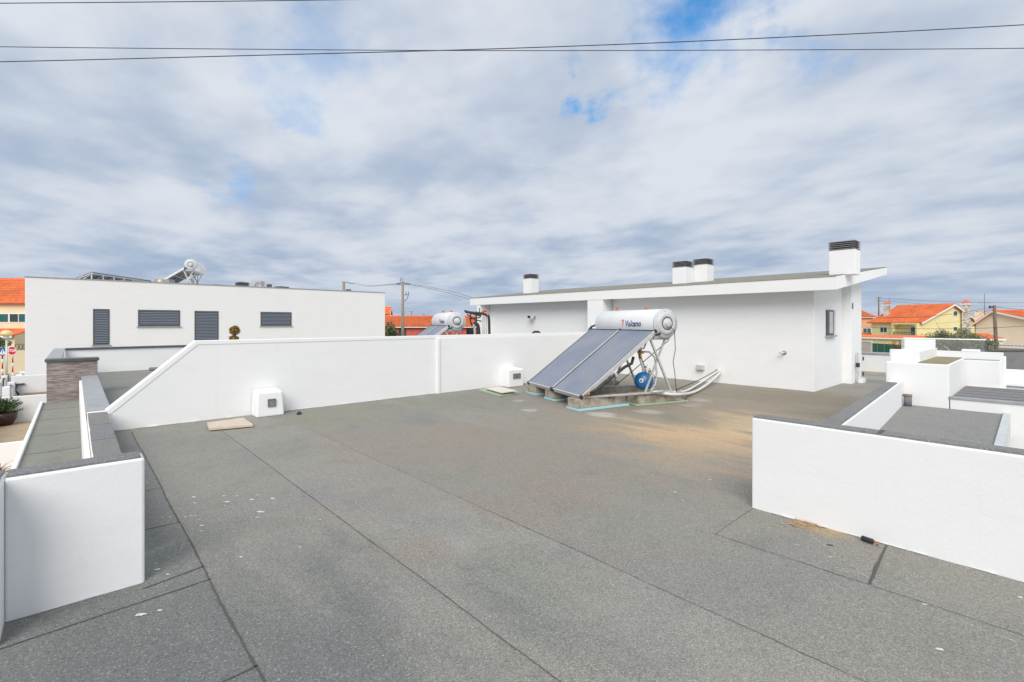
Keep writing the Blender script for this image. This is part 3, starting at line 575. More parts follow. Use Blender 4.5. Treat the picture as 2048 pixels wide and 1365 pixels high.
# fittings on its wall
m = at_X(1070, 635, 12.6)
t2 = thing('floodlight', 'small floodlight on an arm fixed to the recessed white wall', 'floodlight', (12.6, m.y, m.z))
MB().bar((12.6, m.y, m.z), (12.44, m.y, m.z), 0.03).box(12.57, 12.6, m.y - 0.05, m.y + 0.05, m.z - 0.05, m.z + 0.05).build('bracket', GALV, t2)
MB().obox((12.30, m.y - 0.07, m.z - 0.04), (0.15, 0.0, -0.02), (0, 0.14, 0), (0.02, 0, 0.12)).build('head', mat('lamp_white', (0.7, 0.7, 0.7), 0.4), t2, 0.006)
MB().obox((12.289, m.y - 0.06, m.z - 0.035), (0.01, 0, 0), (0, 0.12, 0), (0.015, 0, 0.095)).build('lens', BLACK, t2)
MB().box(12.36, 12.46, m.y + 0.085, m.y + 0.15, m.z - 0.02, m.z + 0.06).build('sensor', BLACK, t2)
m = at_X(1402.5, 735, 12.6)
t2 = thing('junction_box', 'small grey junction box low on the white wall', 'junction box', (12.6, m.y, m.z - 0.1))
MB().box(12.50, 12.6, m.y - 0.10, m.y + 0.10, m.z - 0.07, m.z + 0.07).build('housing', mat('box_grey', (0.58, 0.57, 0.52), 0.6, var=(9, (0.5, 0.49, 0.44), 0.5)), t2, 0.012)
MB().box(12.497, 12.505, m.y - 0.085, m.y + 0.085, m.z - 0.055, m.z + 0.055).build('lid', mat('box_lid', (0.54, 0.53, 0.48), 0.6), t2, 0.003)
m = at_X(1569, 706, 12.6)
t2 = thing('pipe_stub', 'short bent pipe sticking out of the white wall', 'pipe', (12.6, m.y, m.z))
MB().tube([(12.6, m.y, m.z), (12.52, m.y, m.z), (12.47, m.y + 0.02, m.z - 0.005), (12.45, m.y + 0.07, m.z + 0.015)], 0.022, 10).build('pipe', GALV, t2)
MB().lathe([(0.0, 0), (0.05, 0.0), (0.05, 0.012), (0.0, 0.014)], (12.6, m.y, m.z), (-1, 0, 0), 16).build('collar', SAND, t2)
g = at_z(1707, 761, 0.0)
m = MB(); m.tube([(g.x - 0.12, g.y + 0.02, 0.03), (g.x, g.y - 0.02, 0.045), (g.x + 0.14, g.y - 0.01, 0.02)], [0.02, 0.035, 0.02], 8); m.tube([(g.x, g.y - 0.1, 0.02), (g.x + 0.03, g.y, 0.04)], 0.018, 6)
tag(m.build('black_rag', BLACK), 'small black scrap lying at the far corner of the right building', 'scrap')

# ---------------- masonry vent boxes at the foot of the party wall
def ventbox(x0, x1, y0, zt, label, grille, fl):
    t = thing('vent_box', label, 'vent box', ((x0 + x1) / 2, 9.0, 0), 'white vent boxes against the party wall')
    m = MB(); f = fl
    m.add([(x0 - f, y0 - f, 0), (x1 + f, y0 - f, 0), (x1 + f, 9.174, 0), (x0 - f, 9.174, 0), (x0, y0, zt), (x1, y0, zt), (x1, 9.174, zt + 0.03), (x0, 9.174, zt + 0.03)], [(3, 2, 1, 0), (4, 5, 6, 7), (0, 1, 5, 4), (1, 2, 6, 5), (2, 3, 7, 6), (3, 0, 4, 7)])
    m.build('body', STUC, t, 0.02)
    for (gx0, gx1, gz0, gz1) in grille:
        yy = y0 - f * (1 - (gz0 + gz1) / 2 / zt) - 0.012
        g = MB().box(gx0, gx0 + 0.012, yy - 0.012, yy + 0.02, gz0, gz1).box(gx1 - 0.012, gx1, yy - 0.012, yy + 0.02, gz0, gz1).box(gx0 + .012, gx1 - .012, yy - 0.012, yy + 0.02, gz0, gz0 + 0.01).box(gx0 + .012, gx1 - .012, yy - 0.012, yy + 0.02, gz1 - 0.01, gz1).build('grille', GREYW, t)
        n = 3; s = MB()
        for k in range(1, n + 1):
            z = gz0 + (gz1 - gz0) * k / (n + 1); s.obox((gx0 + 0.012, yy - 0.010, z - 0.006), (gx1 - gx0 - 0.024, 0, 0), (0, 0.010, 0.006), (0, 0, 0.008))
        s.build('slat', GREYW, g)
ventbox(2.27, 2.66, 8.86, 0.41, 'tapered white vent box with one dark grille on the left', [(2.42, 2.545, 0.165, 0.295)], 0.025)
ventbox(7.86, 8.36, 8.80, 0.43, 'squarer white vent box with twin grilles near the solar panels', [(8.00, 8.11, 0.21, 0.33), (8.13, 8.24, 0.21, 0.33)], 0.0)
# loose slabs
a, b_, c_, d_ = at_z(418, 861, 0.02), at_z(506, 853, 0.02), at_z(487, 840, 0.02), at_z(414, 850, 0.02)
m = MB().prism([(a.x, a.y, 0.012), (b_.x, b_.y, 0.012), (c_.x, c_.y, 0.012), (d_.x, d_.y, 0.012)], (0, 0, 0.045))
t = thing('loose_slab', 'beige paving slab lying beside the left vent box', 'slab', (a.x, a.y, 0)); m.build('slab', SLAB, t, 0.008)
m = MB().bar((1.56, 8.22, 0.006), (1.60, 8.66, 0.006), 0.05, 0.012).bar((1.95, 8.25, 0.006), (2.0, 8.7, 0.006), 0.05, 0.012); m.build('batten', WOODB, t)
t = thing('foam_sheet', 'pale green foam board under stacked boards by the right vent box', 'foam board', (7.1, 8.3, 0))
P4 = [at_z(959, 783), at_z(1000, 795), at_z(1039, 788), at_z(1000, 776)]
MB().prism([(q.x, q.y, 0.003) for q in P4], (0, 0, 0.04)).build('sheet', FOAMG, t, 0.003)
P4 = [at_z(974, 781, .05), at_z(1004, 789, .05), at_z(1026, 784, .05), at_z(998, 776, .05)]
tag(MB().prism([(q.x, q.y, 0.044) for q in P4], (0, 0, 0.03)).build('brown_board', WOODB, None, 0.003), 'thin brown board sandwiched on the green foam board', 'board')
P4 = [at_z(971, 777, .09), at_z(1004, 786, .09), at_z(1033, 782, .09), at_z(1000, 774, .09)]
tag(MB().prism([(q.x, q.y, 0.075) for q in P4], (0, 0, 0.022)).build('white_board', mat('white_board', (0.70, 0.66, 0.60), 0.7, var=(8, (0.6, 0.55, 0.48), 0.6)), None, 0.003), 'cream coloured board on top of the foam board pile', 'board')

# ------------------------------------------------------------------ solar water heater (local frame: x away from the collectors' foot, y along the tank)
def make_heater(label, detail=True):
    t = thing('solar_water_heater', label, 'solar heater')
    tl = R(35.6); L = 2.05; z0 = 0.27; ux = Vector((math.cos(tl), 0, math.sin(tl))); nn = Vector((-math.sin(tl), 0, math.cos(tl))); O = Vector((0, 0, z0))
    for y0 in (0.0, 1.165):
        W = 1.135; o = O + Vector((0, y0, 0)); fr = MB(); th = 0.085; bw = 0.022
        sy = Vector((0, 1, 0))
        fr.obox(o - nn * th, ux * L, sy * bw, nn * th)
        fr.obox(o - nn * th + sy * (W - bw), ux * L, sy * bw, nn * th)
        fr.obox(o - nn * th + sy * bw, ux * bw, sy * (W - 2 * bw), nn * th)
        fr.obox(o - nn * th + sy * bw + ux * (L - bw), ux * bw, sy * (W - 2 * bw), nn * th)
        fr.obox(o - nn * th + sy * bw + ux * bw + nn * 0.004, ux * (L - 2 * bw), sy * (W - 2 * bw), nn * 0.006)
        c = fr.build('collector', ALU, t, 0.003)
        MB().obox(o - nn * (th + .004) + sy * .03 + ux * .03, ux * (L - .06), sy * (W - .06), nn * 0.0035).build('back_sheet', GREYW, c)
        MB().obox(o - nn * 0.02 + sy * bw + ux * bw, ux * (L - 2 * bw), sy * (W - 2 * bw), nn * 0.012).build('glass', SOLAR, c)
        s = MB()
        for k, (e, d) in enumerate(((bw, 0), (W - bw - 0.010, 0))): s.obox(o - nn * 0.007 + sy * e + ux * bw, ux * (L - 2 * bw), sy * 0.010, nn * 0.008)
        s.obox(o - nn * 0.007 + sy * bw + ux * (L - bw - 0.02), ux * 0.02, sy * (W - 2 * bw), nn * 0.008)
        s.build('seal', BLACK, c)
        for cx_ in (-0.02, L - 0.045):
            for cy in (-0.012, W - 0.045): MB().obox(o - nn * 0.07 + sy * cy + ux * cx_, ux * 0.06, sy * 0.057, nn * 0.074).build('corner_cap', BLACK, c, 0.012)
    # tank
    xc, zc, Rt, Lt = 1.92, 1.575, 0.285, 2.12
    tk = MB().lathe([(0.0, Lt + 0.075), (0.10, Lt + 0.07), (0.20, Lt + 0.045), (0.262, Lt + 0.012), (Rt, Lt - 0.03), (Rt, 0.04), (Rt - 0.004, 0.03)], (xc, 0, zc), (0, 1, 0), 48).build('tank', TANKM, t)
    MB().lathe([(Rt - 0.004, 0.032), (Rt + 0.003, 0.030), (Rt + 0.003, 0.008), (Rt - 0.012, -0.006), (0.225, -0.010), (0.220, -0.020), (0.195, -0.042), (0.135, -0.048), (0.130, -0.040), (0.118, -0.036)], (xc, 0, zc), (0, 1, 0), 48).build('end_cap', TANKC, tk)
    MB().lathe([(0.124, -0.030), (0.124, -0.046), (0.116, -0.050), (0.112, -0.045), (0.112, -0.030)], (xc, 0, zc), (0, 1, 0), 40).build('cap_ring', BLACK, tk)
    MB().lathe([(0.113, -0.038), (0.100, -0.052), (0.072, -0.058), (0.070, -0.092), (0.060, -0.100), (0.0, -0.101)], (xc, 0, zc), (0, 1, 0), 40).build('element_cover', TANKC, tk)
    for k in range(8):
        a = 2 * math.pi * k / 8 + 0.2; MB().lathe([(0.0, -0.010), (0.007, -0.009), (0.007, 0.0)], (xc + 0.252 * math.cos(a), -0.006, zc + 0.252 * math.sin(a)), (0, 1, 0), 8).build('screw', GREYW, tk)
    for yy, hh in ((0.60, 0.055), (1.62, 0.085)):
        v = MB().lathe([(0.045, -0.012), (0.045, 0.006), (0.022, 0.010), (0.018, hh * 0.5), (0.026, hh * 0.55), (0.026, hh * 0.75), (0.012, hh), (0.0, hh)], (xc, yy, zc + Rt), (0, 0, 1), 16); v.bar((xc - 0.05, yy, zc + Rt + hh * 0.6), (xc + 0.05, yy, zc + Rt + hh * 0.6), 0.018)
        v.build('relief_valve', COPPERRED, tk)
    # lettering wrapped on the front of the tank: reads from the far end towards the near end
    def wrap(vs, y_start, z_ang, rr=Rt + 0.006):
        out = []
        for q in vs:
            an = math.pi - (z_ang + q.y / Rt) ; out.append((xc + rr * math.cos(an), y_start - q.x, zc + rr * math.sin(an)))
        return out
    vs, fs = text_mesh('Vulcano', 0.168, 0.22, 0.0035); MB().add(wrap(vs, 0.95, -0.02), [f[::-1] for f in fs]).build('lettering', LBLUE, tk)
    V2 = [Vector(q) for q in ((0, .075, 0), (.028, .085, 0), (.036, .02, 0), (.030, -.075, 0), (.012, 0.0, 0))]; V3 = [Vector(q) for q in ((.042, .085, 0), (.075, .075, 0), (.062, 0.0, 0), (.034, -.075, 0), (.047, 0.02, 0))]
    MB().add(wrap(V2, 1.055, 0.0) , [(4, 3, 2, 1, 0)]).add(wrap(V3, 1.055, 0.0), [(4, 3, 2, 1, 0)]).build('emblem', LRED, tk)
    # cradle and frames
    zf = 0.235
    for k, yy in enumerate((0.07, 1.15, 2.20)):
        f = MB()
        f.bar((0.02, yy, zf), (2.14, yy, zf), 0.045, 0.035)
        f.bar((2.10, yy, zf), (1.60, yy, 1.27), 0.038, 0.038); f.bar((1.50, yy + 0.04, zf), (1.99, yy + 0.04, 1.27), 0.034, 0.034)
        f.bar((1.52, yy + 0.02, 1.275), (2.05, yy + 0.02, 1.275), 0.036, 0.036)
        f.bar((0.05, yy, 0.235), (1.62, yy, 1.36), 0.035, 0.045)
        f.build('support_frame', GALV, t, 0.003)
        MB().prism([(1.66, yy - 0.02, 1.29), (2.08, yy - 0.02, 1.29), (2.12, yy - 0.02, 1.40), (2.0, yy - 0.02, 1.325), (1.85, yy - 0.02, 1.31), (1.72, yy - 0.02, 1.37)], (0, 0.06, 0)).build('saddle', TANKM, t)
    m = MB().bar((1.58, 0.03, 1.27), (1.58, 2.25, 1.27), 0.035).bar((2.02, 0.03, 1.27), (2.02, 2.25, 1.27), 0.035).bar((0.06, 0.03, 0.262), (0.06, 2.25, 0.262), 0.035, 0.02).bar((1.2, 0.03, 1.03), (1.2, 2.25, 1.03), 0.035)
    m.build('cross_rail', GALV, t)
    m = MB()
    for a, b in (((2.05, 0.08, 1.24), (1.55, 1.15, 0.25)), ((2.05, 1.15, 1.24), (1.55, 0.08, 0.55)), ((2.05, 1.15, 1.24), (1.6, 2.2, 0.25)), ((1.6, 1.15, 1.0), (2.1, 2.2, 0.25)), ((1.80, 2.20, 1.25), (1.80, 2.20, 0.25))): m.bar(a, b, 0.014)
    m.build('brace', mat('dark_steel', (0.22, 0.22, 0.22), 0.5, metal=0.5), t)
    # expansion vessel hanging in the right hand frame
    c = Vector((1.72, 0.42, 0.42)); ax = Vector((0.85, 0.35, -0.22)).normalized(); ax2 = Vector((-0.80, -0.60, 0.12)).normalized()
    v = MB().lathe([(0.000, -0.198), (0.042, -0.196), (0.096, -0.186), (0.150, -0.150), (0.176, -0.084), (0.180, -0.010), (0.184, -0.007), (0.184, 0.007), (0.180, 0.010), (0.176, 0.084), (0.150, 0.150), (0.096, 0.186), (0.000, 0.198)], c, ax2, 32).build('expansion_vessel', BLUEV, t)
    MB().lathe([(0.043, 0.192), (0.043, 0.204), (0.019, 0.205), (0.019, 0.194)], c, ax2, 20).build('valve_ring', SIGNW, v)
    MB().lathe([(0.019, 0.196), (0.019, 0.211), (0.000, 0.214)], c, ax2, 16).build('valve_cap', BLACK, v)
    m = MB(); q = c + Vector((0.0, 0, 0.16))
    m.tube([q + Vector((0.0, 0, -0.02)), q + Vector((-0.02, 0, 0.10)), q + Vector((-0.10, 0.0, 0.30)), q + Vector((-0.13, 0.02, 0.52))], 0.024, 10); m.build('riser_pipe', PIPEW, t)
    q2 = q + Vector((-0.10, -0.02, 0.40))
    m = MB().lathe([(0.0, -0.11), (0.022, -0.10), (0.03, -0.04), (0.022, -0.02), (0.034, 0.01), (0.034, 0.04), (0.02, 0.06), (0.024, 0.10), (0.0, 0.11)], q2, (0.1, 0.0, 1), 14).bar(q2 + Vector((-0.07, 0, 0.02)), q2 + Vector((0.07, 0, 0.0)), 0.03).bar(q2 + Vector((0, -0.05, 0.03)), q2 + Vector((0, 0.05, 0.03)), 0.025)
    m.build('mixing_valve', BRASS, t)
    m = MB().tube([q2 + Vector((0.05, 0, 0.03)), q2 + Vector((0.22, 0, 0.02)), q2 + Vector((0.36, 0.0, -0.10)), q2 + Vector((0.42, 0.02, -0.40)), q2 + Vector((0.40, 0.04, -0.66)), q2 + Vector((0.22, 0.1, -0.74))], 0.020, 10)
    m.tube([q2 + Vector((0, 0, 0.1)), q2 + Vector((0.0, 0.05, 0.28)), (1.75, 0.6, 1.28)], 0.018, 8); m.tube([(1.5, 0.5, 1.12), (1.56, 0.4, 1.07), (1.66, 0.34, 1.08), (1.68, 0.30, 1.2)], 0.018, 8)
    m.build('water_pipe', PIPEW, t)
    m = MB()
    for k in range(5):
        a = q + Vector((rnd.uniform(-.06, .14), rnd.uniform(-.05, .05), rnd.uniform(0.0, .1))); pts = [a]
        for j in range(6): pts.append(pts[-1] + Vector((rnd.uniform(-.07, .09), rnd.uniform(-.04, .04), rnd.uniform(-.055, .05))))
        m.tube(pts, 0.005, 5)
    m.tube([c + Vector((0.12, 0, 0.16)), c + Vector((0.22, 0.0, 0.13)), c + Vector((0.30, 0.0, 0.04))], 0.007, 5)
    m.build('loose_cable', BLACK, t)
    # black insulated pipe under the right collector and elbow behind the left one
    m = MB().tube([(0.16, -0.03, 0.30), (0.35, -0.04, 0.40), (0.70, -0.04, 0.62), (0.95, 0.0, 0.76), (1.15, 0.05, 0.82), (1.26, 0.15, 0.92)], 0.028, 10)
    m.build('black_pipe', BLACK, t)
    MB().box(0.70, 0.74, -0.075, -0.0, 0.60, 0.67).build('pipe_clip', ALU, t)
    MB().lathe([(0.0, -0.05), (0.022, -0.05), (0.022, 0.03), (0.03, 0.03), (0.03, 0.06), (0.0, 0.06)], (0.11, -0.03, 0.29), (1, 0, 0.4), 12).build('brass_joint', BRASS, t)
    MB().tube([(1.60, 2.31, 1.36), (1.66, 2.40, 1.42), (1.76, 2.44, 1.50), (1.86, 2.41, 1.53), (1.92, 2.32, 1.53)], 0.024, 10).build('black_elbow', BLACK, t)
    MB().tube([(1.64, -0.03, 1.36), (1.72, -0.05, 1.37), (1.76, -0.01, 1.39)], 0.020, 8).build('hose_tail', BLACK, t)
    # thin cable from the element cover down to the ground
    m = MB().tube([(xc + 0.02, -0.09, zc - 0.06), (xc + 0.12, -0.10, zc - 0.14), (xc + 0.16, -0.08, zc - 0.5), (xc + 0.13, -0.05, zc - 0.75), (xc + 0.17, -0.05, 0.62), (xc + 0.20, -0.04, 0.40), (xc + 0.24, -0.03, 0.24)], 0.0065, 6)
    m.build('tank_cable', BLACK, t)
    return t
TH = R(-19.5)
h1 = make_heater('solar water heater with two sloping collectors standing on the deck')
h1.location = (6.73, 5.60, 0); h1.rotation_euler = (0, 0, TH)
# the copy on the neighbour's roof: match the tank end (seen just above the party wall)
def heater_at(label, px, py, d, s=1.0, rot=TH):
    h = copy_tree(h1); h['label'] = label; h.rotation_euler = (0, 0, rot); h.scale = (s, s, s)
    e = at_d(px, py, d); loc = Matrix.Rotation(rot, 3, 'Z') @ Vector((1.92 * s, -0.02 * s, 1.575 * s)); h.location = e - loc
    return h
h2 = heater_at('solar water heater partly hidden behind the long party wall', 914, 643, 14.6)
h3 = heater_at('solar water heater seen from behind on the left white building roof', 381.5, 530, 31.0, 1.3)
for h in (h1, h2, h3): h['group'] = 'roof top solar water heaters'
# blocks under heater 2 and 3 are out of sight.  blocks and foam of heater 1:
def LW(x, y, z): return Vector((6.73, 5.60, 0)) + Matrix.Rotation(TH, 3, 'Z') @ Vector((x, y, z))
def slab(x0, y0, lx, ly, z0, h, rot, jitter=0.0):
    a = Matrix.Rotation(R(rot), 3, 'Z'); P = []
    for dx, dy in ((0, 0), (lx, 0), (lx, ly), (0, ly)):
        v = a @ Vector((dx, dy, 0)); P.append(LW(x0 + v.x, y0 + v.y, z0))
    return MB().prism(P, (0, 0, h))
def chip(o, amt):
    # broken, uneven block faces
    me = o.data
    sub = o.modifiers.new('cuts', 'SUBSURF'); sub.subdivision_type = 'SIMPLE'; sub.levels = sub.render_levels = 4
    tex = bpy.data.textures.new('chips', 'CLOUDS'); tex.noise_scale = 0.09
    d = o.modifiers.new('chips', 'DISPLACE'); d.texture = tex; d.strength = amt; d.mid_level = 0.5; d.texture_coords = 'GLOBAL'
BL = [(-0.04, 0.0, 1.15, 0.32, 9, 'front concrete block nearest the viewer, under the right rail', 'blue'), (1.33, 0.10, 1.10, 0.32, 2, 'concrete block under the rear feet of the right rail', 'green'),
      (0.08, 1.15, 0.55, 0.36, 6, 'short concrete block under the joint between the two collectors', 'blue'), (0.06, 2.0, 0.62, 0.42, 4, 'concrete block at the far left foot of the collectors', 'blue'),
      (0.70, 1.10, 1.60, 0.16, 2, 'long concrete block behind under the middle rail', None), (1.1, 2.05, 1.2, 0.3, 2, 'concrete block at the back under the left rail', None)]
for (x, y, lx, ly, ro, lab, foam) in BL:
    z0 = 0.045 if foam == 'blue' else (0.03 if foam == 'green' else 0.0)
    ob = slab(x, y, lx, ly, z0, 0.213 - z0, ro).build('concrete_block', CONC, None, 0.008); chip(ob, 0.012)
    tag(ob, lab, 'concrete block', 'concrete blocks under the solar heater')
    if foam == 'blue':
        ob = slab(x - 0.01, y - 0.035, lx + 0.07, ly + 0.06, 0.003, 0.040, ro - 1).build('foam_pad', FOAMB, None, 0.004)
        tag(ob, 'light blue foam strip beneath the ' + {0.0: 'nearest front concrete block', 1.15: 'short middle concrete block', 2.0: 'far left concrete block'}[y], 'foam pad', 'foam pads under the concrete blocks')
    elif foam == 'green':
        ob = slab(x - 0.08, y - 0.06, lx + 0.18, ly + 0.10, 0.003, 0.026, ro - 1).build('foam_pad', FOAMG, None, 0.004)
        tag(ob, 'pale green board beneath the rear concrete block of the right rail', 'foam pad', 'foam pads under the concrete blocks')
# twin white pipes to the wall
t = thing('insulated_pipes', 'pair of white insulated pipes with a black cable running into the wall', 'pipes', LW(2.3, 0.1, 0.0))
pe = at_X(1437, 742, 12.6); g0 = LW(1.75, 0.22, 0.22); g1 = LW(2.2, 0.12, 0.20); g2 = at_z(1375, 783, 0.06); g3 = at_z(1405, 768, 0.10)
def bez(pts, n=8):
    out = []
    P = [pts[0]] + list(pts) + [pts[-1]]
    for i in range(1, len(P) - 2):
        for k in range(n):
            u = k / n; a, b, c, d = P[i - 1], P[i], P[i + 1], P[i + 2]
            out.append(0.5 * ((2 * b) + (c - a) * u + (2 * a - 5 * b + 4 * c - d) * u * u + (3 * b - a - 3 * c + d) * u ** 3))
    out.append(P[-2]); return out
MB().tube(bez([g0, g1, g2 + Vector((0, 0, 0.02)), g3 + Vector((0, 0, 0.05)), pe]), 0.030, 10).build('pipe', PIPEW, t)
MB().tube(bez([g0 + Vector((0, -0.08, 0)), g1 + Vector((-0.0, -0.09, -0.03)), g2 + Vector((0.05, -0.12, -0.01)), g3 + Vector((0.06, -0.10, 0.0)), pe + Vector((0, -0.05, -0.04))]), 0.030, 10).build('pipe', PIPEW, t)
MB().tube(bez([g1 + Vector((0.15, 0.1, 0)), g2 + Vector((0.15, 0.2, 0.06)), g3 + Vector((0.0, 0.03, 0.12)), pe + Vector((0, 0.02, 0.03))]), 0.009, 6).tube(bez([g1 + Vector((0.1, -0.2, -0.13)), g2 + Vector((0.05, -0.06, 0.03)), g3 + Vector((0.02, -0.05, 0.06)), pe + Vector((-0.02, -0.02, -0.01))]), 0.007, 6).build('cable', BLACK, t)
MB().lathe([(0.0, 0.0), (0.075, 0.0), (0.06, 0.03), (0.03, 0.035), (0.0, 0.035)], pe, (-1, 0, 0), 12).build('wall_sleeve', PIPEW, t)
MB().tube([LW(1.55, -0.02, 0.27), LW(1.72, -0.06, 0.27), LW(1.88, 0.0, 0.26)], 0.02, 8).tube([LW(1.62, 0.10, 0.25), LW(1.70, 0.10, 0.33), LW(1.78, 0.12, 0.27)], 0.015, 8).build('elbow', GALV, t)

# black pipe rack left of the right building, behind the party wall
t = thing('pipe_rack', 'tangle of black insulated pipes standing left of the right building', 'pipework', at_d(955, 700, 15.5) * 1.0)
D_ = 15.5
def q(x, y, dd=0.0): return at_d(x, y, D_ + dd)
MB().tube(bez([q(979, 690), q(978, 640), q(974, 631), q(960, 627), q(945, 626), q(931, 624)]), 0.042, 10).tube(bez([q(929, 622), q(945, 627), q(962, 632)]), 0.035, 8).build('main_pipe', BLACK, t)
MB().tube([q(953, 626), q(952, 645)], 0.022, 8).tube([q(941, 625), q(941, 645), q(945, 652)], 0.026, 8).tube([q(934, 629), q(950, 640), q(963, 643)], 0.018, 8).tube([q(938, 638), q(958, 636), q(962, 633)], 0.022, 8).tube(bez([q(948, 645), q(955, 650), q(957, 660), q(955, 672)]), 0.055, 10).tube([q(959, 655), q(960, 668), q(962, 680)], 0.02, 8).build('branch_pipe', BLACK, t)
m = MB()
for x in (966, 969.5, 973): m.tube([q(x, 628, .2), q(x, 690, .2)], 0.014, 6)
m.build('riser', GALV, t)
MB().tube([q(959, 616), q(959, 627)], 0.014, 6).build('sensor_rod', BLACK, t)
MB().box(*[v for pr in ((q(944, 656).x - .18, q(944, 656).x + .02), (q(944, 656).y - .06, q(944, 656).y + .06), (q(944, 672).z - .1, q(944, 656).z)) for v in pr]).build('control_box', BLACK, t)
m = MB()
for x, y in ((966, 624), (971, 622), (975, 630)): m.lathe([(0, -.05), (.04, -.03), (.05, .0), (.03, .05), (0, .06)], q(x, y), (0, 0, 1), 10)
m.build('red_tap', COPPERRED, t)
# white support board beside it
P0 = q(955, 690, .1)
m = MB().prism([q(932, 672, .12), q(948, 646, .12), q(951, 650, .12), q(950, 690, .12), q(930, 690, .12)], camv(0, 1) * 0.05); m.build('white_board', WHITEP, t)
# black scrap on the party wall
g = at_Y(1070, 668, 9.35)
m = MB().tube([(g.x - .16, 9.3, 1.305), (g.x - .08, 9.3, 1.34), (g.x + .08, 9.3, 1.34), (g.x + .16, 9.3, 1.305)], [0.015, 0.03, 0.03, 0.012], 8)
tag(m.build('black_hose', BLACK), 'short black hose end lying on top of the party wall', 'hose')

# ---------------- little things on the deck
g = at_z(1731, 1080, 0.03)
t = thing('black_cylinder', 'small black cylinder with wire lying at the foot of the near right parapet', 'cylinder', (g.x, g.y, 0))
MB().tube([(4.27, 0.90, 0.022), (4.255, 0.83, 0.022)], 0.018, 14).build('barrel', BLACK, t, 0.002)
MB().tube([(4.255, 0.83, 0.02), (4.25, 0.81, 0.02), (4.26, 0.80, 0.006), (4.27, 0.81, 0.004)], 0.004, 6).build('wire', COPPERRED, t)
g = at_z(598, 827, 0.02)
tag(MB().lathe([(0.0, 0), (0.04, 0.0), (0.045, 0.02), (0.025, 0.035), (0.02, 0.05), (0.0, 0.052)], (g.x, g.y, 0.0), (0.2, 0, 1), 10).build('bottle_lid', BLACK), 'tiny black plastic cap beside the left vent box', 'cap')
g = at_z(1660, 1087, 0.02)
tag(MB().tube([(g.x, g.y + .02, 0.006), (g.x, g.y, 0.008), (g.x + 0.01, g.y - .02, 0.006)], [0.002, 0.004, 0.002], 6).build('twig', BLACK), 'tiny dark twig on the felt before the near right parapet', 'twig')
m = MB()
for _ in range(110):
    a = at_z(rnd.gauss(1610, 16), rnd.gauss(1050, 4.5), 0.0)
    a.x = min(a.x, 4.315); an = rnd.uniform(-0.9, 0.9) + 1.5; L = rnd.uniform(0.015, 0.055); z = rnd.uniform(0.004, 0.015)
    b = (min(a.x + math.cos(an) * L, 4.32), a.y + math.sin(an) * L, z + rnd.uniform(-0.003, 0.006)); m.bar((a.x, a.y, z), b, 0.004, 0.002)
tag(m.build('straw_debris', STRAW), 'loose heap of straw and dry debris against the near right parapet', 'debris', kind='stuff')
# square vent pipe in the corner of the lower roof
g = at_z(1807, 804, 0.43)
t = thing('roof_vent_pipe', 'short rusty grey vent pipe in the corner of the lower roof', 'vent pipe', (g.x - .1, g.y - .1, 0.43)); x, y = 8.62, 1.285
MB().lathe([(0.0, 0.0), (0.045, 0.0), (0.045, 0.13), (0.0, 0.14)], (x, y, 0.43), (0, 0, 1), 20).build('pipe', GREYW, t)
MB().lathe([(0.03, 0.13), (0.050, 0.132), (0.053, 0.165), (0.0, 0.17)], (x, y, 0.43), (0.06, 0.03, 1), 20).build('cap', mat('rusty_grey', (0.22, 0.15, 0.12), 0.8, var=(20, (0.35, 0.33, 0.3), 0.8)), t)

# ------------------------------------------------------------------ left white building
LB = 33.0
t = thing('white_block_building', 'large plain white rendered building with slate blue shutters on the left', 'building', (8, LB + 5, GZ))
a = at_Y(50, 553.5, LB); b_ = at_Y(770, 587, LB); ZT = (a.z + b_.z) / 2
MB().box(a.x, b_.x, LB, LB + 11, GZ, ZT).build('wall', STUCS, t, 0.01)
MB().box(a.x - 0.03, b_.x + 0.03, LB - 0.03, LB + 0.4, ZT, ZT + 0.045).build('coping', CAPM, t)
MB().box(a.x - 0.03, b_.x + 0.03, LB + 10.7, LB + 11.03, ZT, ZT + 0.045).build('coping', CAPM, t)
for (x0, x1, y0, y1) in ((186, 219, 618, 690), (276, 360, 620, 653), (389, 437, 622, 691), (521, 583, 624, 652)):
    p0, p1 = at_Y(x0, y0, LB), at_Y(x1, y1, LB); X0, X1, Z1 = p0.x, p1.x, (p0.z + at_Y(x1, y0 + 1, LB).z) / 2; Z0 = (at_Y(x0, y1, LB).z + p1.z) / 2
    fr = MB().box(X0, X0 + .05, LB - .02, LB + .04, Z0, Z1).box(X1 - .05, X1, LB - .02, LB + .04, Z0, Z1).box(X0 + .05, X1 - .05, LB - .02, LB + .04, Z1 - .05, Z1).box(X0 + .05, X1 - .05, LB - .02, LB + .04, Z0, Z0 + .05).build('window', CAPD, t)
    s = MB(); n = int((Z1 - Z0 - .1) / 0.085)
    for k in range(n):
        z = Z0 + .05 + (Z1 - Z0 - .1) * k / n; hh = (Z1 - Z0 - .1) / n
        s.add([(X0 + .05, LB - .004, z), (X1 - .05, LB - .004, z), (X1 - .05, LB - .016, z + hh * .55), (X0 + .05, LB - .016, z + hh * .55), (X1 - .05, LB + 0.004, z + hh * .98), (X0 + .05, LB + 0.004, z + hh * .98)], [(0, 1, 2, 3), (3, 2, 4, 5)])
    s.build('shutter', SHUT, fr)
    MB().box(X0 - .06, X1 + .06, LB - .07, LB + .0, Z0 - .05, Z0 - .002).build('sill', CAPM, fr)
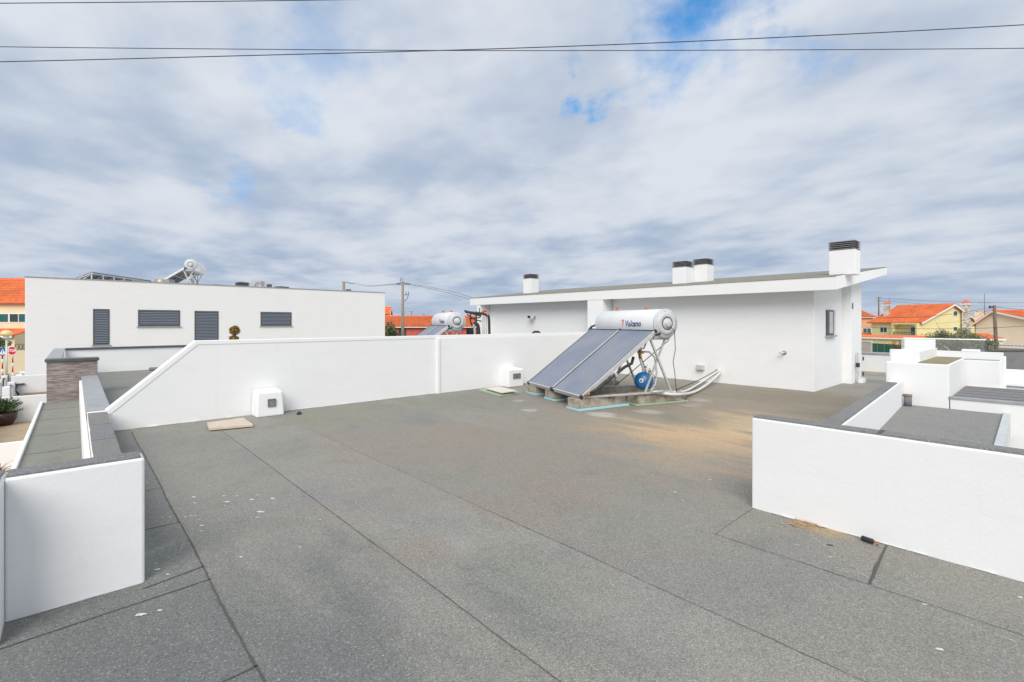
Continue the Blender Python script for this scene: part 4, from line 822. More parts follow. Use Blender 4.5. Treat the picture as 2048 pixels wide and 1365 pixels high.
# things standing on its roof
def roofbox(px0, px1, py0, name, label, mt, Yd=35.0, cap=True, cat='roof vent'):
    a, b = at_Y(px0, py0, Yd), at_Y(px1, py0 + 1, Yd); w_ = b.x - a.x; zt = a.z
    t = thing(name, label, cat, ((a.x + b.x) / 2, Yd + w_ / 2, ZT - 0.3))
    MB().box(a.x + 0.05, b.x - .05, Yd + .05, Yd + w_ - .05, ZT - 0.35, zt - 0.16).build('base', mt, t)
    s = MB(); z1 = zt - .06
    for k in range(3): s.box(a.x, b.x, Yd, Yd + w_, zt - 0.26 + k * 0.07, zt - 0.22 + k * 0.07)
    s.add([(a.x, Yd, z1), (b.x, Yd, z1), (b.x, Yd + w_, z1), (a.x, Yd + w_, z1), ((a.x + b.x) / 2, Yd + w_ / 2, zt)], [(0, 1, 4), (1, 2, 4), (2, 3, 4), (3, 0, 4), (3, 2, 1, 0)])
    s.build('louvre_cap', LOUV, t)
roofbox(475, 499, 563, 'roof_vent', 'taller dark louvred vent left of the air conditioner on the roof', GREYW)
roofbox(553, 579, 571.5, 'roof_vent', 'low dark louvred vent right of the air conditioner on the roof', GREYW)
roofbox(422, 451, 567.5, 'roof_vent', 'dark vent barely showing above the roof edge right of the heater', GREYW)
for n_ in ('roof_vent', 'roof_vent.001', 'roof_vent.002'): bpy.data.objects[n_]['group'] = 'dark vents on the left building roof'
a, b_ = at_Y(507, 560, 34.6), at_Y(531, 560, 34.6)
t2 = thing('air_conditioner', 'beige outdoor air conditioning unit on the left building roof', 'air conditioner', ((a.x + b_.x) / 2, 34.8, ZT - .3))
MB().box(a.x, b_.x, 34.6, 35.0, ZT - 0.25, a.z).build('casing', ACW, t2, 0.02)
s = MB(); xm = a.x + (b_.x - a.x) * 0.62
s.lathe([(0.0, 0), (0.24, 0), (0.24, 0.02), (0.21, 0.025)], (a.x + (b_.x - a.x) * .34, 34.585, a.z - .36), (0, -1, 0), 24); s.build('fan_grille', CAPM, t2)
s = MB()
for k in range(5): s.box(xm, b_.x - .06, 34.585, 34.6, a.z - .12 - k * .07, a.z - .09 - k * .07)
s.build('vent_slat', GREYW, t2)
tag(MB().box(at_Y(535, 569, 35).x, at_Y(543, 569, 35).x, 34.9, 35.2, ZT - .2, at_Y(539, 569, 35).z).build('pipe_cover', CAPD), 'small dark cover beside the air conditioner on the roof', 'cover')
# photovoltaic array seen from below
t2 = thing('solar_panel_array', 'tilted solar panel array seen from behind on the left building roof', 'solar panels', at_d(230, 565, 27.5))
sdir = Vector((-math.sin(TH), math.cos(TH), 0)); rdir = Vector((math.cos(TH), math.sin(TH), 0))
c0 = at_d(184, 545, 25.6)
L_ = 11.0; dn = (-rdir * math.cos(R(28)) - Vector((0, 0, math.sin(R(28))))) * 2.0; nrm = dn.cross(sdir).normalized()
if nrm.z < 0: nrm = -nrm
e1 = at_d(303, 562.5, 31.0) - c0
MB().obox(c0, e1, dn, nrm * 0.04).build('panel', SOLAR, t2)
MB().obox(c0 - nrm * .012, e1, dn, nrm * 0.011).build('backsheet', GREYW, t2)
f = MB()
for k in range(4): f.obox(c0 + e1 * k / 4 - nrm * .05, sdir * 0.03, dn, nrm * 0.03)
f.obox(c0 - nrm * .06 + dn * 0.02, e1, dn * 0.03, nrm * 0.055); f.obox(c0 - nrm * .06 + dn * 0.6, e1, dn * 0.03, nrm * 0.055)
f.build('rail', ALU, t2)
f = MB()
for k in range(6): p_ = c0 + e1 * (k + .1) / 6 + dn * 0.05; f.bar(p_ - nrm * .05, (p_.x, p_.y, ZT - .4), 0.06); f.bar(p_ - nrm * .05, p_ + dn * 0.5 + Vector((0, 0, -.25)), 0.04)
f.build('leg', ALU, t2)
t2 = thing('roof_cabinet', 'low grey cabinet with a beige ball lamp under the left roof heater', 'cabinet', at_d(322, 572, 29))
a, b_ = at_d(308, 559, 28.6), at_d(338, 559, 28.6)
MB().obox((a.x, a.y, ZT - .5), Vector((b_.x - a.x, b_.y - a.y, 0)), camv(0, 1) * .5, (0, 0, a.z - ZT + .5)).build('casing', mat('moss_grey', (0.25, 0.26, 0.23), 0.8), t2)
MB().lathe([(0.0, -.12), (.08, -.09), (.12, 0), (.08, .09), (0, .12)], at_d(320, 563, 28.3), (0, 0, 1), 16).build('ball', GLOBE, t2)

# topiary on the terrace behind the party wall
def leaves(m, c, rad, n, size, squash=1.0, shell=0.55, flat=0.0):
    for _ in range(n):
        while True:
            v = Vector((rnd.uniform(-1, 1), rnd.uniform(-1, 1), rnd.uniform(-1, 1)))
            if 0.01 < v.length <= 1: break
        if shell: v = v.normalized() * (shell + (1 - shell) * rnd.random() ** 0.6)
        rr = rad * (0.85 + 0.3 * noise.noise(v * 2.2 + c)); p_ = c + Vector((v.x * rr, v.y * rr, v.z * rr * squash))
        a = Vector((rnd.gauss(0, 1), rnd.gauss(0, 1), rnd.gauss(0, 0.7))).normalized(); b = a.cross(Vector((rnd.gauss(0, 1), rnd.gauss(0, 1), rnd.gauss(0, 1)))).normalized()
        s = size * rnd.uniform(0.6, 1.3); m.add([p_ - a * s, p_ + b * s * .4, p_ + a * s, p_ - b * s * .4], [(0, 1, 2, 3)])
bx = at_Y(469, 661, 20.8)
t = thing('topiary', 'ochre leaved topiary with clipped balls behind the party wall', 'plant', (bx.x, bx.y, -0.14))
m = MB(); leaves(m, Vector((bx.x, bx.y, bx.z)), 0.225, 900, 0.035); leaves(m, Vector((bx.x - .02, bx.y, bx.z - 0.31)), 0.2, 600, 0.035, 0.7); m.build('foliage', RUSTL, t)
MB().tube([(bx.x, bx.y, 0.2), (bx.x, bx.y, bx.z)], 0.025, 8).build('stem', BARK, t)
MB().lathe([(0, 0), (.16, 0), (.22, .36), (.19, .36), (.18, .3), (0, .3)], (bx.x, bx.y, -0.139), (0, 0, 1), 20).build('pot', TERRAC, t)

# ------------------------------------------------------------------ yard and street on the left
wall('yard_wall', 'low white yard wall nearest the ledge roof on the left', 'wall', [(-9, -0.66, 17.5, 17.7, GZ + .02, at_Y(30, 886, 17.5).z)], None, group='white yard walls')
wall('yard_wall', 'white yard wall behind the potted bush on the left', 'wall', [(-9, -0.66, 28.0, 28.2, GZ + .02, at_Y(30, 794, 28.0).z)], None, group='white yard walls')
tag(MB().box(-1.75, -0.66, 28.2, 31.9, GZ + .02, at_Y(60, 786, 31.9).z).build('brown_terrace', mat('brown_floor', (0.30, 0.21, 0.14), 0.9, var=(3, (0.22, 0.16, 0.11), 0.6))), 'narrow brown raised floor between the yard walls', 'terrace')
wall('yard_wall', 'white yard wall directly at the corner of the left white building', 'wall', [(at_Y(22, 752, 32).x, -0.3, 31.95, 32.15, GZ + .02, at_Y(40, 752, 32).z)], None, group='white yard walls')
# wall lamp / tap on it
g = at_Y(31, 772, 31.95)
t = thing('wall_tap', 'dark tap with a hanging hose on the white yard wall', 'tap', (g.x, 31.9, g.z - .3))
MB().bar((g.x - .25, 31.9, g.z + .05), (g.x + .3, 31.9, g.z + .07), 0.06).tube([(g.x + .05, 31.88, g.z + .05), (g.x, 31.86, g.z - .2), (g.x + .12, 31.86, g.z - .42)], 0.035, 8).build('fitting', LOUV, t)
# fence along the street side: white posts, dark railing panels
def railing(x, y0, y1, z0, zt, label, npan):
    t = thing('garden_fence', label, 'fence', (x, (y0 + y1) / 2, GZ), 'fences with dark railings by the street')
    MB().box(x - .1, x + .1, y0, y1, GZ, z0).build('base_wall', STUC, t)
    L = (y1 - y0) / npan
    for k in range(npan):
        yy = y0 + k * L; MB().box(x - .11, x + .11, yy, yy + 0.35, z0, zt + .05).build('post', WHITEP, t, 0.01)
        m = MB().box(x - .02, x + .02, yy + .35, yy + L, zt - .1, zt - .04).box(x - .02, x + .02, yy + .35, yy + L, z0 + .05, z0 + .1); n = int((L - .35) / .11)
        for j in range(n): c = yy + .38 + j * .11; m.box(x - .02, x + .02, c, c + .06, z0 + .1, zt - .1)
        m.build('railing', LOUV, t)
railing(-2.1, 28.5, 38.8, -1.9, -1.1, 'fence with white posts and dark railings running towards the stop sign', 5)
railing(-2.75, 22.0, 38.8, -2.0, -1.25, 'darker railing fence at the left margin of the picture', 7)

def lathe_pot(name, label, px, py, Yd, prof, mt, group=None):
    g = at_Y(px, py, Yd); g.z = GZ + .02
    t = thing(name, label, 'plant pot', g, group); MB().lathe(prof, g, (0, 0, 1), 28).build('pot', mt, t); return t, g
g = at_z(6, 851, GZ + .02)
t = thing('potted_bush', 'green leafy bush in a maroon pot in the left yard', 'potted plant', g)
MB().lathe([(0, 0), (.26, 0), (.40, .28), (.42, .50), (.37, .50), (.35, .42), (0, .42)], g, (0, 0, 1), 28).build('pot', MAROON, t)
m = MB()
for _ in range(60):
    a = rnd.uniform(0, 6.28); e = rnd.uniform(0.2, 1.4); L = rnd.uniform(.35, .75); d = Vector((math.cos(a) * math.cos(e), math.sin(a) * math.cos(e), math.sin(e))); base = g + Vector((0, 0, .45))
    for k in range(16): leaves(m, base + d * L * (k + 1) / 16, 0.035, 4, 0.055, shell=0)
m.build('foliage', LEAF, t)
g = at_z(4, 887, GZ + .02); g = at_Y(3, 884, 18.6); g.z = GZ + .02
t = thing('glazed_bowl', 'empty dark maroon bowl standing behind the nearest yard wall', 'bowl', g)
MB().lathe([(0, 0), (.20, 0), (.36, .14), (.40, .30), (.36, .40), (.31, .40), (.33, .30), (.18, .1), (0, .1)], g, (0, 0, 1), 28).build('bowl', MAROON, t)
# yucca leaves poking up beside the ledge
g = at_Y(-6, 945, 13.0); g.z = GZ + .02
t = thing('yucca', 'yellowing spiky yucca leaves rising beside the ledge roof', 'plant', g)
top = at_Y(-4, 948, 13.0); m = MB()
MB().tube([g, top], [0.1, 0.06], 10).build('trunk', BARK, t)
for k in range(26):
    a = rnd.uniform(0, 6.28); e = rnd.uniform(0.1, 1.3); L = rnd.uniform(.35, .5); d = Vector((math.cos(a) * math.cos(e), math.sin(a) * math.cos(e), math.sin(e))); sd = d.cross(Vector((0, 0, 1))).normalized(); vs = []
    for j in range(6):
        u = j / 5; p_ = top + d * L * u + Vector((0, 0, -0.22 * u * u)); ww = 0.028 * (1 - u) ** .7 + .002; vs += [p_ - sd * ww, p_ + sd * ww]
    m.add(vs, [(2 * j, 2 * j + 2, 2 * j + 3, 2 * j + 1) for j in range(5)])
m.build('leaves', PALML, t)
# street lamp, signs
g = at_d(13, 668, 30.0)
t = thing('street_lamp', 'street lamp with a pale yellow globe on a thin grey pole', 'street lamp', (g.x, g.y, GZ))
MB().lathe([(0.0, -.19), (.14, -.17), (.25, -.09), (.285, 0), (.25, .11), (.15, .20), (0, .235)], g, (0, 0, 1), 28).build('globe', GLOBE, t)
MB().tube([(g.x, g.y, GZ), (g.x, g.y, g.z - .3)], [0.06, 0.045], 12).lathe([(0.05, -.34), (.12, -.30), (.13, -.16), (.05, -.15)], g, (0, 0, 1), 16).build('pole', GALV, t)
fw = camv(0, 1); rt = camv(1, 0)
def striped_pole(t, x, y, z0, z1, r=0.04):
    n = int((z1 - z0) / 0.3)
    m = MB()
    for k in range(n): m.cur = k % 2; m.tube([(x, y, z0 + (z1 - z0) * k / n), (x, y, z0 + (z1 - z0) * (k + 1) / n)], r, 10)
    m.build('striped_pole', [SIGNW, SIGNR], t)
def flat(m, c, pts, depth, off=0.0, mi=0): # polygon facing the camera side at c
    m.prism([c + rt * x + Vector((0, 0, z)) - fw * off for x, z in pts], fw * depth, m=mi)
g = at_d(24, 702, 36.0)
t = thing('stop_sign', 'red octagonal stop sign on a red and white striped pole', 'road sign', (g.x, g.y, GZ)); r_ = 0.31
oc = [(r_ / math.cos(R(22.5)) * math.cos(R(22.5 + 45 * k)), r_ / math.cos(R(22.5)) * math.sin(R(22.5 + 45 * k))) for k in range(8)]
s1 = MB(); flat(s1, g, oc, 0.02); s1 = s1.build('plate', SIGNW, t)
s2 = MB(); flat(s2, g, [(a * .93, b * .93) for a, b in oc], 0.004, 0.005); s2.build('face', SIGNR, s1)
vs, fs = text_mesh('STOP', 0.27, 0, 0.007); wd = max(v.x for v in vs)
MB().add([g + rt * (v.x - wd / 2) + Vector((0, 0, v.y)) - fw * 0.009 for v in vs], fs).build('lettering', SIGNW, s1)
striped_pole(t, g.x + fw.x * .05, g.y + fw.y * .05, GZ, g.z - 0.2)
g = at_d(3, 704, 32.0)
t = thing('crossing_sign', 'blue square pedestrian crossing sign with a white triangle on striped pole', 'road sign', (g.x, g.y, GZ)); q_ = 0.28
s1 = MB(); flat(s1, g + rt * 0.08, [(-.30, -.25), (.30, -.25), (.30, .25), (-.30, .25)], 0.02); s1 = s1.build('plate', SIGNB, t)
s2 = MB(); flat(s2, g + rt * .08, [(-.23, -.19), (.23, -.19), (0, .20)], 0.004, 0.005); s2.build('triangle', SIGNW, s1)
s3 = MB(); c_ = g + rt * .08
for a, b, w_ in (((0, .09), (0.0, -.04), .035), ((0, -.03), (-.06, -.14), .022), ((0, -.03), (.05, -.14), .022), ((0, .05), (-.05, -.01), .016), ((0, .05), (.05, .0), .016)): s3.bar(c_ + rt * a[0] + Vector((0, 0, a[1])) - fw * .008, c_ + rt * b[0] + Vector((0, 0, b[1])) - fw * .008, w_, .004, up=fw)
for x in (-.12, -.07, .08, .13): s3.bar(c_ + rt * x + Vector((0, 0, -.15)) - fw * .008, c_ + rt * (x * 1.15) + Vector((0, 0, -.18)) - fw * .008, .025, .004, up=fw)
s3.lathe([(0, 0), (.028, 0), (.028, .003), (0, .003)], c_ + Vector((0, 0, .12)) - fw * .008, -fw, 14); s3.build('pictogram', BLACK, s1)
striped_pole(t, g.x + fw.x * .06, g.y + fw.y * .06, GZ, g.z - 0.15)

# ------------------------------------------------------------------ houses
def house(name, label, C, u, wv, L, W, ze, zr, wallm, wall2=None, over=0.45, rows=None, zg=GZ, asym=0.5):
    """gable house: corner C, ridge direction u (length L), gable direction wv (width W); returns the Empty and a placing function"""
    C = Vector((C[0], C[1], 0)); u = u.normalized(); wv = wv.normalized()
    t = thing(name, label, 'house', (C + (u * L + wv * W) / 2) + Vector((0, 0, zg)))
    def Pt(a, b, z): return C + u * a + wv * b + Vector((0, 0, z))
    m = MB(); m.prism([Pt(0, 0, zg), Pt(0, W, zg), Pt(0, W, ze), Pt(0, W * asym, zr), Pt(0, 0, ze)], u * L); m.build('wall', wallm, t)
    ro = MB(); th = 0.10
    for sgn, b0, bm in ((1, 0, W * asym), (-1, W, W * asym)):
        sl = Vector((0, 0, zr - ze)) + wv * (bm - b0); k = over / (Vector((sl.x, sl.y)).length); e = Pt(-over, b0, ze + .02) - sl * k; top = Pt(-over, bm, zr + .02)
        n = Vector((0, 0, 1)); d = top - e; nr = u.cross(d).normalized()
        if nr.z < 0: nr = -nr
        Lr = L + 2 * over; pitch = 0.30; nc = int(Lr / pitch); vs = []; fs = []
        # barrel tiled surface: rounded ribs along the slope
        seg = 4; nn_ = nc * seg; rows_ = max(2, int(d.length / 0.42))
        for j in range(rows_):
            for q2 in (0, 1):
                for i in range(nn_ + 1):
                    hgt = 0.05 * abs(math.sin(math.pi * (i % seg) / seg)) + th + (0.035 if q2 == 0 else 0.0)
                    vs.append(e + d * ((j + q2) / rows_) + u * Lr * i / nn_ + nr * hgt)
            k0 = j * 2 * (nn_ + 1)
            for i in range(nn_): fs.append((k0 + i, k0 + i + 1, k0 + nn_ + 2 + i, k0 + nn_ + 1 + i))
        ro.add(vs, fs)
        ro.obox(e, u * Lr, d, nr * (th - .005))
        # ridge cap
    roof = ro.build('roof', TILE, t)
    rc = MB(); k = int((L + 2 * over) / .4)
    for i in range(k): rc.tube([Pt(-over + (L + 2 * over) * i / k, W * asym, zr + .13), Pt(-over + (L + 2 * over) * (i + 1.1) / k, W * asym, zr + .13)], [0.13, 0.11], 8)
    rc.build('ridge_tile', TILE, roof)
    # white verge boards and gutter
    vb = MB()
    for a in (-over - .03, L + over - .02):
        for b0 in (0, W):
            sl = Pt(0, W * asym, zr) - Pt(0, b0, ze); k = over / Vector((sl.x, sl.y)).length
            vb.obox(Pt(a, b0, ze - .12) - sl * k, u * .06, sl * (1 + k), Vector((0, 0, .22)))
    vb.obox(Pt(-over, 0, ze - .20) - wv * over * 0.98, u * (L + 2 * over), wv * .12, Vector((0, 0, .12)))
    vb.build('verge', WHITEP, roof)
    return t, Pt, u, wv
def hwin(t, Pt, side, a0, a1, z0, z1, mt=DARKG, u=None, wv=None, split=2, frame=WHITEP):
    """side 'f' = wall along u at b=0 ; 'g' = gable wall at a=0"""
    def Q(a, o, z): return Pt(a, -o, z) if side == 'f' else Pt(-o, a, z)
    f = MB(); fw_ = .07
    for (b0, b1, y0, y1) in ((a0 - fw_, a0, z0 - fw_, z1 + fw_), (a1, a1 + fw_, z0 - fw_, z1 + fw_), (a0, a1, z1, z1 + fw_), (a0, a1, z0 - fw_, z0)):
        o = Q(b0, .05, y0); f.obox(o, Q(b1, .05, y0) - o, Q(b0, -.02, y0) - o, Vector((0, 0, y1 - y0)))
    for k in range(1, split):
        x = a0 + (a1 - a0) * k / split; o = Q(x - .025, .045, z0); f.obox(o, Q(x + .025, .045, z0) - o, Q(x - .025, -.01, z0) - o, Vector((0, 0, z1 - z0)))
    w_ = f.build('window', frame, t); o = Q(a0, .03, z0)
    MB().obox(o, Q(a1, .03, z0) - o, Q(a0, -.01, z0) - o, Vector((0, 0, z1 - z0))).build('pane', mt, w_)
    return w_
def house_chimney(t, c, w_, z0, z1, mt=RUBBLE, name='chimney'):
    ch = MB().box(c.x - w_ / 2, c.x + w_ / 2, c.y - w_ / 2, c.y + w_ / 2, z0, z1).build(name, mt, t)
    MB().box(c.x - w_ * .62, c.x + w_ * .62, c.y - w_ * .62, c.y + w_ * .62, z1, z1 + .12).build('collar', WHITEP, ch)
    m = MB().add([(c.x - w_ * .66, c.y - w_ * .66, z1 + .35), (c.x + w_ * .66, c.y - w_ * .66, z1 + .35), (c.x + w_ * .66, c.y + w_ * .66, z1 + .35), (c.x - w_ * .66, c.y + w_ * .66, z1 + .35), (c.x, c.y, z1 + .85)], [(0, 1, 4), (1, 2, 4), (2, 3, 4), (3, 0, 4), (3, 2, 1, 0)])
    m.build('cap', TILE, ch)
    m = MB()
    for sx in (-1, 1):
        for sy in (-1, 1): m.box(c.x + sx * w_ * .5 - .05, c.x + sx * w_ * .5 + .05, c.y + sy * w_ * .5 - .05, c.y + sy * w_ * .5 + .05, z1 + .12, z1 + .36)
    m.build('cap_post', WHITEP, ch); return ch

# yellow house on the right
DY = 75.0; C = at_d(1843, 645, DY); uY = camv(-0.197, 0.98); wY = camv(0.98, 0.197)
yl, Py, _, _ = house('yellow_house', 'yellow house with a large terracotta roof on the right', C, uY, wY, 8.4, 10.6, 1.62, 4.35, YEL, asym=0.56)
def on_front(px, py):      # point on the long wall (b = 0) of the yellow house -> (a, z)
    a = (px - CX) / FPX; dx, dy = FW[0] + a * RT[0], FW[1] + a * RT[1]; den = dx * uY.y - dy * uY.x
    s = (C.x * uY.y - C.y * uY.x) / den; P_ = Vector((dx * s, dy * s)); return (P_ - Vector((C.x, C.y))).dot(Vector((uY.x, uY.y))), H - (py - HY) / FPX * s
def on_gable(px, py):
    a = (px - CX) / FPX; dx, dy = FW[0] + a * RT[0], FW[1] + a * RT[1]; den = dx * wY.y - dy * wY.x
    s = (C.x * wY.y - C.y * wY.x) / den; P_ = Vector((dx * s, dy * s)); return (P_ - Vector((C.x, C.y))).dot(Vector((wY.x, wY.y))), H - (py - HY) / FPX * s
a1, z1 = on_front(1761, 655); a0, z0 = on_front(1774, 665); hwin(yl, Py, 'f', a0, a1, z0, z1)
# balcony recess: darker opening with a door and parapet
a1, z1 = on_front(1795, 650.5); a0, z0 = on_front(1840, 671)
m = MB(); o = Py(a0, .02, z0)
def recess(t, a0, a1, z0, z1, mt):
    m = MB(); q0 = Py(a0, -.10, z0)
    for (b0, b1, y0, y1) in ((a0 - .25, a0, z0, z1 + .1), (a1, a1 + .25, z0, z1 + .1), (a0 - .25, a1 + .25, z1 + .1, z1 + .35)): m.obox(Py(b0, -.9, y0), uY * (b1 - b0), wY * .9, Vector((0, 0, y1 - y0)))
    for s0, a_ in ((1, a0), (-1, a1)):
        for k in range(4): m.prism([Py(a_, -.88, z1 + .1), Py(a_ + s0 * .55 * math.cos(k * R(22.5)), -.88, z1 + .1 - 0.0), Py(a_, -.88, z1 + .1 - .5 * math.cos((3 - k) * R(22.5)))], wY * .8)
    m.obox(Py(a0 - .25, -.9, z0 - .35), uY * (a1 - a0 + .5), wY * .9, Vector((0, 0, .35)))
    m.build('balcony', mt, t)
recess(yl, a0, a1, z0, z1, YEL)
d1, zt_ = on_front(1822, 655); d0, zb_ = on_front(1839, 671); hwin(yl, Py, 'f', d0, d1, zb_, zt_, TEALG)
m = MB(); n = 16
for k in range(n + 1): m.obox(Py(a0 + (a1 - a0 - .08) * k / n, -.88, z0), uY * .08, wY * .06, Vector((0, 0, .40)))
m.obox(Py(a0, -.88, z0 + .40), uY * (a1 - a0), wY * .08, Vector((0, 0, .1))); m.build('balcony_rail', GREYW, yl)
for (x0, x1, y0, y1) in ((1906.5, 1914, 623, 632), (1906.5, 1914, 654.5, 662)):
    b0, zt_ = on_gable(x0, y0); b1, zb_ = on_gable(x1, y1); hwin(yl, Py, 'g', b0, b1, zb_, zt_, TEALG, split=1)
b_, _ = on_gable(1926, 640); c_ = Py(-0.45, b_, 0); house_chimney(yl, c_, 0.95, GZ, at_d(1929, 609.5, DY).z)
c_ = at_d(1773.5, 620, 83.0); house_chimney(yl, c_, 0.85, 1.5, at_d(1773.5, 612, 83).z)
# lower porch roofs in front of the yellow house
def lean_to(name, label, p0, p1, depth, z_hi, z_lo, wallm, grp=None, rm=None):
    d = (p1 - p0); d.z = 0; n = Vector((d.y, -d.x, 0)).normalized()
    if n.dot(fw) > 0: n = -n
    t = thing(name, label, 'house extension', (p0 + p1) / 2 * 1.0, grp); t.location.z = GZ
    P0 = Vector((p0.x, p0.y, 0)); L = d.length; dd = d.normalized()
    MB().prism([P0 + Vector((0, 0, GZ)), P0 + n * depth + Vector((0, 0, GZ)), P0 + n * depth + Vector((0, 0, z_lo)), P0 + Vector((0, 0, z_hi))], d).build('wall', wallm, t)
    m = MB(); s = n * depth + Vector((0, 0, z_lo - z_hi)); nr = dd.cross(s).normalized()
    if nr.z < 0: nr = -nr
    m.obox(P0 + Vector((0, 0, z_hi)), d, s * 1.1, nr * .08); nc = int(L / .3); vs = []; fs = []
    for i in range(nc * 4 + 1):
        hgt = .09 + .05 * abs(math.sin(math.pi * (i % 4) / 4)); b = P0 + Vector((0, 0, z_hi)) + d * i / (nc * 4) + nr * hgt; vs += [b, b + s * 1.1]
    m.add(vs, [(2 * i, 2 * i + 2, 2 * i + 3, 2 * i + 1) for i in range(nc * 4)]); r = m.build('roof', rm or TILE, t)
    MB().obox(P0 + n * (depth * 1.1 + .02) + Vector((0, 0, z_lo - (z_hi - z_lo) * .1 - .14)), d, n * .1, Vector((0, 0, .2))).build('gutter', WHITEP, r)
    return t, n
lean_to('porch_extension', 'low yellow porch with a terracotta lean to roof below the yellow house', at_d(1700, 675, 80), at_d(1868, 675, 70), 3.0, at_d(1780, 671.5, 76).z, at_d(1780, 676.5, 72).z, YEL)
# salmon house behind the corner of the right building
ps, Pp, us, ws = house('salmon_house', 'salmon coloured house peeping out beside the right building', at_d(1746, 645, 95), camv(-1, 0.15), camv(0.1, 1), 10, 9, at_d(1740, 634, 95).z, at_d(1740, 621, 95).z, ORNG)
hwin(ps, Pp, 'f', 0.4, 1.8, at_d(1740, 668, 95).z, at_d(1740, 657, 95).z, TEALG); hwin(ps, Pp, 'f', 2.6, 4.2, at_d(1730, 667, 95).z, at_d(1730, 657, 95).z, DARKG)
lean_to('porch_extension', 'bright orange lean to roof in front of the salmon house', at_d(1700, 670, 88), at_d(1745, 670, 85), 2.0, at_d(1733, 667, 85).z, at_d(1733, 674, 85).z, ORNG)
# peach house at the right margin
C2 = at_d(2105, 645, 58)
ph, Pq, u2, w2 = house('peach_house', 'plain peach gabled house at the right margin', C2, camv(0.97, 0.25), camv(-0.25, 0.97), 12, 7.8, at_d(2100, 652, 58).z + .2, at_d(1992, 623, 62).z, PEACH, asym=0.74)
c_ = at_d(1960, 640, 66); ch = MB().box(c_.x - .5, c_.x + .5, c_.y - .5, c_.y + .5, GZ, at_d(1960, 625, 66).z).build('chimney', PEACH, ph)
zc_ = at_d(1960, 625, 66).z
m = MB()
for sx in (-1, 1):
    for sy in (-1, 1): m.box(c_.x + sx * .42 - .1, c_.x + sx * .42 + .1, c_.y + sy * .42 - .1, c_.y + sy * .42 + .1, zc_, zc_ + .22)
m.box(c_.x - .58, c_.x + .58, c_.y - .58, c_.y + .58, zc_ + .22, zc_ + .34); m.build('cap', CREAM, ch)
lean_to('porch_extension', 'peach garage extension with a pale roof edge at the right margin', at_d(1970, 690, 52), at_d(2120, 690, 46), 3.0, at_d(2000, 689, 52).z, at_d(2000, 691, 50).z, PEACH, None, PAVG)
lean_to('porch_extension', 'low wall with a small orange tiled roof between yellow and peach houses', at_d(1944, 680, 60), at_d(1974, 680, 60), 2.0, at_d(1960, 669, 60).z, at_d(1960, 678, 58).z, PEACH)
# long red house in the middle distance
C3 = at_d(725, 645, 62)
rh, Pr, u3, w3 = house('red_house', 'long low brick red house with terracotta roof behind the party wall', C3, camv(1, 0.02), camv(0, 1), 19, 8, at_d(820, 652.5, 62).z, at_d(820, 635, 66).z, REDW, asym=0.5)
for a0, a1 in ((3.4, 3.9), (4.6, 5.6)): hwin(rh, Pr, 'f', a0, a1, GZ + .6, 0.95, DARKG, split=1, frame=REDW)
# little tower of a house behind
tw, Pt_, u4, w4 = house('tower_house', 'small white tower with a pointed terracotta roof beyond the left building', at_d(750, 645, 70), camv(1, .1), camv(-.1, 1), 1.9, 1.9, at_d(775, 627, 70).z, at_d(775, 617, 71).z, WHITEP, over=0.3)
# cream house on the far left behind the street
C5 = at_d(-260, 645, 55); 
cr, Pc, u5, w5 = house('cream_house', 'cream two storey house with a bright terracotta roof at the left margin', C5, camv(1, 0.10), camv(-.1, 1), 17.5, 9, at_d(25, 604, 57).z, at_d(25, 561, 61).z, CREAM, asym=0.5)
def a_of(px, n=0):
    a = (px - CX) / FPX; dx, dy = FW[0] + a * RT[0], FW[1] + a * RT[1]; den = dx * u5.y - dy * u5.x; s = (C5.x * u5.y - C5.y * u5.x) / den
    return (Vector((dx * s, dy * s)) - Vector((C5.x, C5.y))).dot(Vector((u5.x, u5.y))), s
for x0, x1 in ((-24, 17), (20, 37), (38, 62)):
    A0, s0 = a_of(x0); A1, s1 = a_of(x1); hwin(cr, Pc, 'f', A0, A1, H - (644.5 - HY) / FPX * s1, H - (628.5 - HY) / FPX * s1, TEALG if x0 != 20 else DARKG, split=1)
P0 = Pc(a_of(-90)[0], 0, 0); P1 = Pc(a_of(70)[0], 0, 0)
lt, n5 = lean_to('porch_extension', 'arched cream porch with terracotta roof under the cream house', P0, P1, 2.6, H - (660 - HY) / FPX * 54, H - (673 - HY) / FPX * 52, CREAM)
A0, s0 = a_of(-10); A1, s1 = a_of(36)
m = MB(); o = Pc(A0, 2.64 * 1.0, 0); dd = P1 - P0; dd.normalize(); o = P0 + dd * (A0 - a_of(-90)[0]) + n5 * 2.62
m.obox(Vector((o.x, o.y, GZ + .5)), dd * (A1 - A0), n5 * .02, Vector((0, 0, H - (678 - HY) / FPX * 52 - GZ - .5))); m.build('glazing', DARKG, lt)
for i_, lb in enumerate(['', '.001', '.002', '.003', '.004']):
    o = bpy.data.objects.get('porch_extension' + lb)
